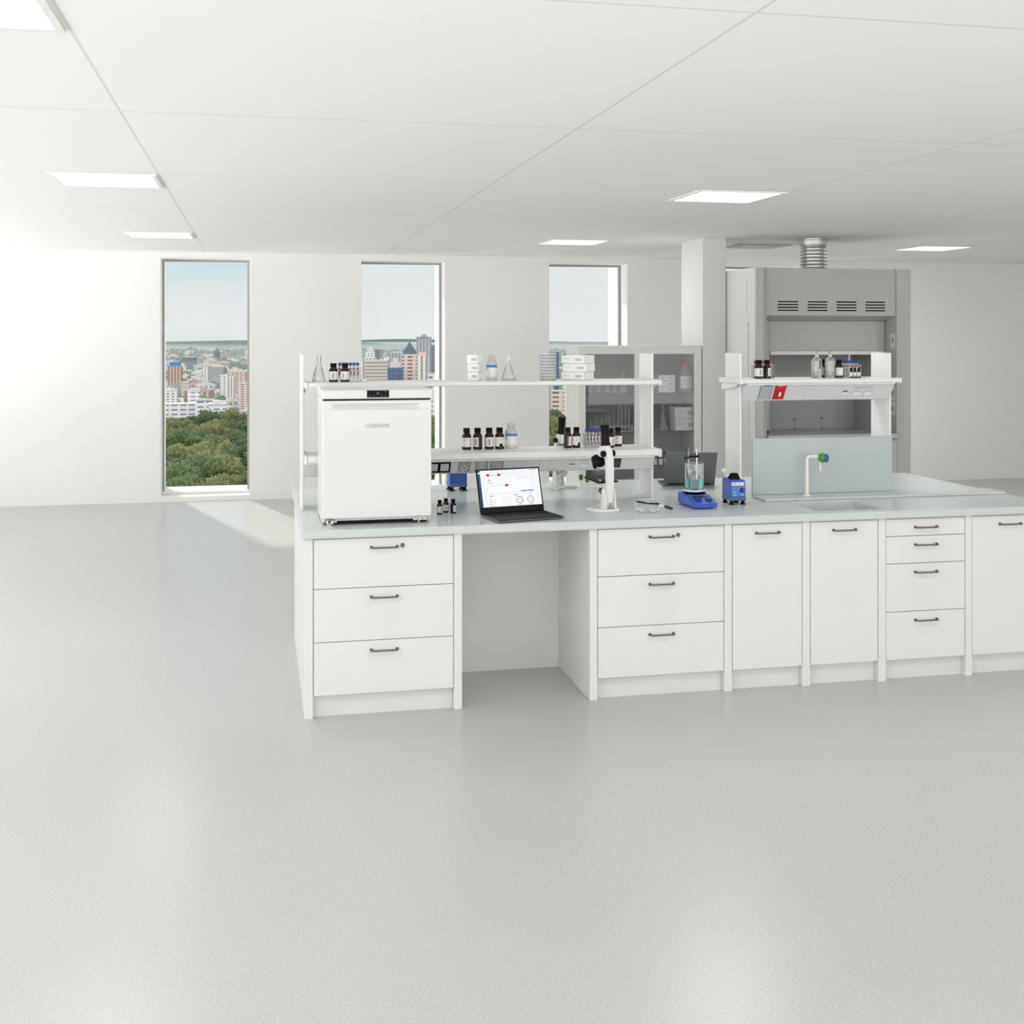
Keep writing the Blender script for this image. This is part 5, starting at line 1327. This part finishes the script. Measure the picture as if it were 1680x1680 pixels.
def building(label, px0, px1, ytop, D, fm, roof='box', depth=None, rot=0, base=GZ, rm=None, group=None):
    xc, yc, _ = atD((px0+px1)/2, D, 0); wdt = (px1-px0)/F*D; top = CAMZ-(ytop-HZ)/F*D; dep = depth or wdt*.8; h_ = top-base
    t = thing('building', label, 'building', (xc, yc, base), -TH*.4+rot, group); PLACED.append((xc, yc, math.hypot(wdt, dep)/2+1))
    bm = NB(); box(bm, -wdt/2, wdt/2, -dep/2, dep/2, -.5, h_); part('tower_block', bm, fmats[fm], t)
    rm = rm or roofw
    if roof == 'box':
        bm = NB(); box(bm, -wdt*.28, wdt*.25, -dep*.2, dep*.3, h_, h_+max(3, wdt*.10)); box(bm, -wdt/2-.4, wdt/2+.4, -dep/2-.4, dep/2+.4, h_-1.2, h_+.6); part('roof_plant', bm, rm, t)
    elif roof == 'flat':
        bm = NB(); box(bm, -wdt/2-.3, wdt/2+.3, -dep/2-.3, dep/2+.3, h_, h_+1.0); part('roof', bm, rm, t)
    elif roof == 'pyramid':
        bm = NB()
        for k in range(6):
            f0 = 1-k/6; box(bm, -wdt/2*f0, wdt/2*f0, -dep/2*f0, dep/2*f0, h_+k*wdt*.13, h_+(k+1)*wdt*.13)
        tube(bm, [(0, 0, h_+wdt*.78), (0, 0, h_+wdt*1.0)], wdt*.02, 8); part('roof', bm, fmats['teal'], t)
    elif roof == 'dome':
        bm = NB(); box(bm, -wdt/2-.5, wdt/2+.5, -dep/2-.5, dep/2+.5, h_, h_+wdt*.10)
        lathe(bm, [(wdt*.2, h_+wdt*.10), (wdt*.2, h_+wdt*.18), (wdt*.14, h_+wdt*.26), (0, h_+wdt*.30)], 20); part('roof', bm, roofg, t)
    elif roof == 'steps':
        bm = NB(); box(bm, -wdt*.33, wdt*.33, -dep*.3, dep*.3, h_, h_+wdt*.35); box(bm, -wdt*.16, wdt*.20, -dep*.16, dep*.16, h_+wdt*.35, h_+wdt*.62); part('roof', bm, rm, t)
    elif roof == 'cap':
        bm = NB(); box(bm, -wdt*.38, wdt*.38, -dep*.38, dep*.38, h_, h_+wdt*.30); part('roof', bm, rm, t)
    return t
B = building
# second window
B('tall white stepped tower at the left of the second window', 599, 616, 578, 2300, 'white', 'steps', rm=roofw)
B('slim dark slab tower beside the white stepped tower', 615, 623, 573, 2200, 'dark', 'flat')
B('cream office block with a colonnaded top in the second window', 592, 617, 588, 1500, 'lined', 'flat')
B('long pale office slab with horizontal window bands above the fridge', 599, 635, 592, 1250, 'beige', 'flat')
B('blue-grey glass block with stepped roof in the second window', 636, 661, 603, 1150, 'bluegl', 'steps', rm=roofw)
B('pale grey slab behind the blue glass block', 639, 661, 579, 1900, 'grey', 'flat')
B('dark teal skyscraper with a stepped pyramid roof', 661, 683, 579, 2050, 'teal', 'pyramid')
B('pink apartment tower with dark balconies in the second window', 660, 684, 583, 1180, 'pink', 'flat')
B('broad grey skyscraper with a round rooftop, tallest on the skyline', 683.5, 707, 555, 1800, 'grey', 'dome')
B('white ribbed tower with a pink top in the second window', 684.5, 701.5, 583, 1120, 'lined', 'cap', rm=mat('pink_roof', rgb(226, 188, 190), .8))
B('dark narrow tower at the right jamb of the second window', 706, 714, 566, 1900, 'dark', 'flat')
B('white tower with dotted windows right of the fridge', 701.5, 716, 614, 980, 'white', 'flat')
# third window
B('blue-grey tower at the left of the third window', 899, 916, 577, 1500, 'bluegl', 'flat')
B('cream apartment block low in the third window', 906, 924, 642, 960, 'pink', 'flat')
B('grey block behind the cream apartments in the third window', 896, 908, 628, 1100, 'grey', 'flat')
B('pale tower behind the glass cabinet in the third window', 925, 960, 590, 1300, 'white', 'box')
# first window
B('brick-red tower with a bright blue rooftop in the first window', 277, 298, 600, 2350, 'brick', 'cap', rm=roofb)
B('broad grey slab block near the horizon in the first window', 300, 321, 586, 4300, 'dark', 'flat', depth=50)
B('paler grey slab adjoining the broad horizon block', 325, 336, 587, 4420, 'grey', 'flat', depth=50)
B('slim white tower in the middle of the first window', 334, 341, 602, 2500, 'white', 'flat')
B('grey tower just right of the slim white tower', 341.5, 347, 601, 2550, 'grey', 'flat')
B('mid-rise concrete block right of centre in the first window', 347, 368, 601, 2700, 'grey', 'box')
B('white apartment block at the right of the first window', 361, 374, 616, 2050, 'white', 'flat')
B('bright white ribbed block at the right of the first window', 374, 386, 618, 1900, 'lined', 'flat')
B('long cream residential slab at the right of the first window', 378, 404, 609, 2300, 'pink', 'flat')
B('tall pink apartment tower at the right jamb of the first window', 391, 406, 629, 1750, 'pink', 'flat')
B('pink and white apartment block with a red end wall', 302, 309, 641, 1580, 'brick', 'flat')
B('white balcony apartment block beside the red end wall', 309, 328, 640, 1560, 'institution', 'box')
B('low beige building below the brick tower', 298, 311, 627, 2050, 'beige', 'flat')
B('white villa-like block among trees at the left of the first window', 275, 291, 640, 1700, 'white', 'box')
B('long white institutional building, left wing, behind the treetops', 262, 319, 663, 1285, 'institution', 'flat', depth=26, rot=.15)
B('long white institutional building with a grey roof, central hall', 324, 351, 657, 1262, 'institution', 'flat', depth=40, rot=.1, rm=roofg)
B('white institutional building, right wing with a stair tower', 343, 370, 662, 1215, 'institution', 'box', depth=30, rot=.12)
B('hazy dark tower near the horizon in the first window', 352, 361, 576, 5200, 'dark', 'steps', rm=roofg)
B('pair of pale towers near the horizon at the right jamb', 388, 400, 576, 5600, 'grey', 'flat')
# low-rise city fabric, each house on its own
hk = {}
def house(kind, loc, s, rz):
    lab = {'white': 'low white city house among trees seen through the windows', 'beige': 'low beige city block seen through the windows', 'brick': 'low red-brick city house seen through the windows', 'grey': 'low grey city block seen through the windows'}[kind]
    if kind not in hk:
        t = thing('city_house', lab, 'building', group='low %s houses of the city' % kind)
        bm = NB(); box(bm, -11, 11, -8, 8, -.5, 10); part('wall', bm, fmats[kind], t)
        bm = NB(); box(bm, -11.3, 11.3, -8.3, 8.3, 10, 10.8); box(bm, -3, 4, -2, 3, 10.8, 13); part('roof', bm, {'white': roofw, 'beige': roofw, 'brick': roofr, 'grey': roofg}[kind], t)
        hk[kind] = t; t.location = loc; t.rotation_euler = (0, 0, rz); t.scale = s; return
    dup(hk[kind], lab, loc, rz, 'low %s houses of the city' % kind, s)
rnd = random.Random(11)
for (a0, a1, cnt_) in ((-5.0, .6, 250), (4.6, 9.2, 30), (13.4, 17.6, 16)):
    for i in range(cnt_):
        yy = 575+(700-575)*((i+rnd.random())/cnt_)**1.25      # even spread on the sloping view
        D = (CAMZ-GZ)/((yy-HZ)/F)
        if D > 6500: D = 6500*rnd.uniform(.8, 1.3)
        if D < 1180: D = rnd.uniform(1180, 1500)
        a = math.radians(rnd.uniform(a0, a1)); s = rnd.uniform(.5, 1.05)*(1+D/5000)
        kd_ = rnd.choices(('white', 'beige', 'brick', 'grey'), (.4, .25, .2, .15))[0]
        for tr_ in range(14):
            x, y = CAMX+D*math.sin(a), CAMY+D*math.cos(a)
            if free(x, y, 14.2*s): break
            a = math.radians(rnd.uniform(a0, a1)); D *= rnd.uniform(.97, 1.05)
        else: continue
        PLACED.append((x, y, 14.2*s)); house(kd_, (x, y, GZ), (s, s, s*rnd.uniform(.6, 1.5)), rnd.uniform(-.5, .5))
# clumps of street trees between the houses: countless tiny crowns, one object
bm = NB(); rnd = random.Random(5)
def blob(bm, c, r):
    vs_ = []
    v = bmesh.ops.create_icosphere(bm, subdivisions=1, radius=1)['verts']
    for q in v:
        q.co = Vector((q.co.x*r*rnd.uniform(.8, 1.25), q.co.y*r*rnd.uniform(.8, 1.25), (q.co.z+.6)*r*.75*rnd.uniform(.8, 1.2)))+Vector(c)
for i in range(3600):
    a = math.radians(rnd.choice((rnd.uniform(-5.2, .8), rnd.uniform(-5.2, .8), rnd.uniform(4.6, 9.2), rnd.uniform(13.3, 17.7))))
    yy = 568+125*rnd.random()**1.0; D = min(9000, (CAMZ-GZ)/((yy-HZ)/F))
    if D < 1160: D = 1160
    rb_ = rnd.uniform(6, 11)*(1+D/11000); x, y = CAMX+D*math.sin(a), CAMY+D*math.cos(a)
    if free(x, y, rb_*1.0): blob(bm, (x, y, GZ), rb_)
o = part('street_trees', bm, leafmat('leaf_city', (.055, .09, .05))); tag(o, 'scattered clumps of green street trees between the city houses', 'trees'); o['kind'] = 'stuff'
print('objects', len(bpy.data.objects))
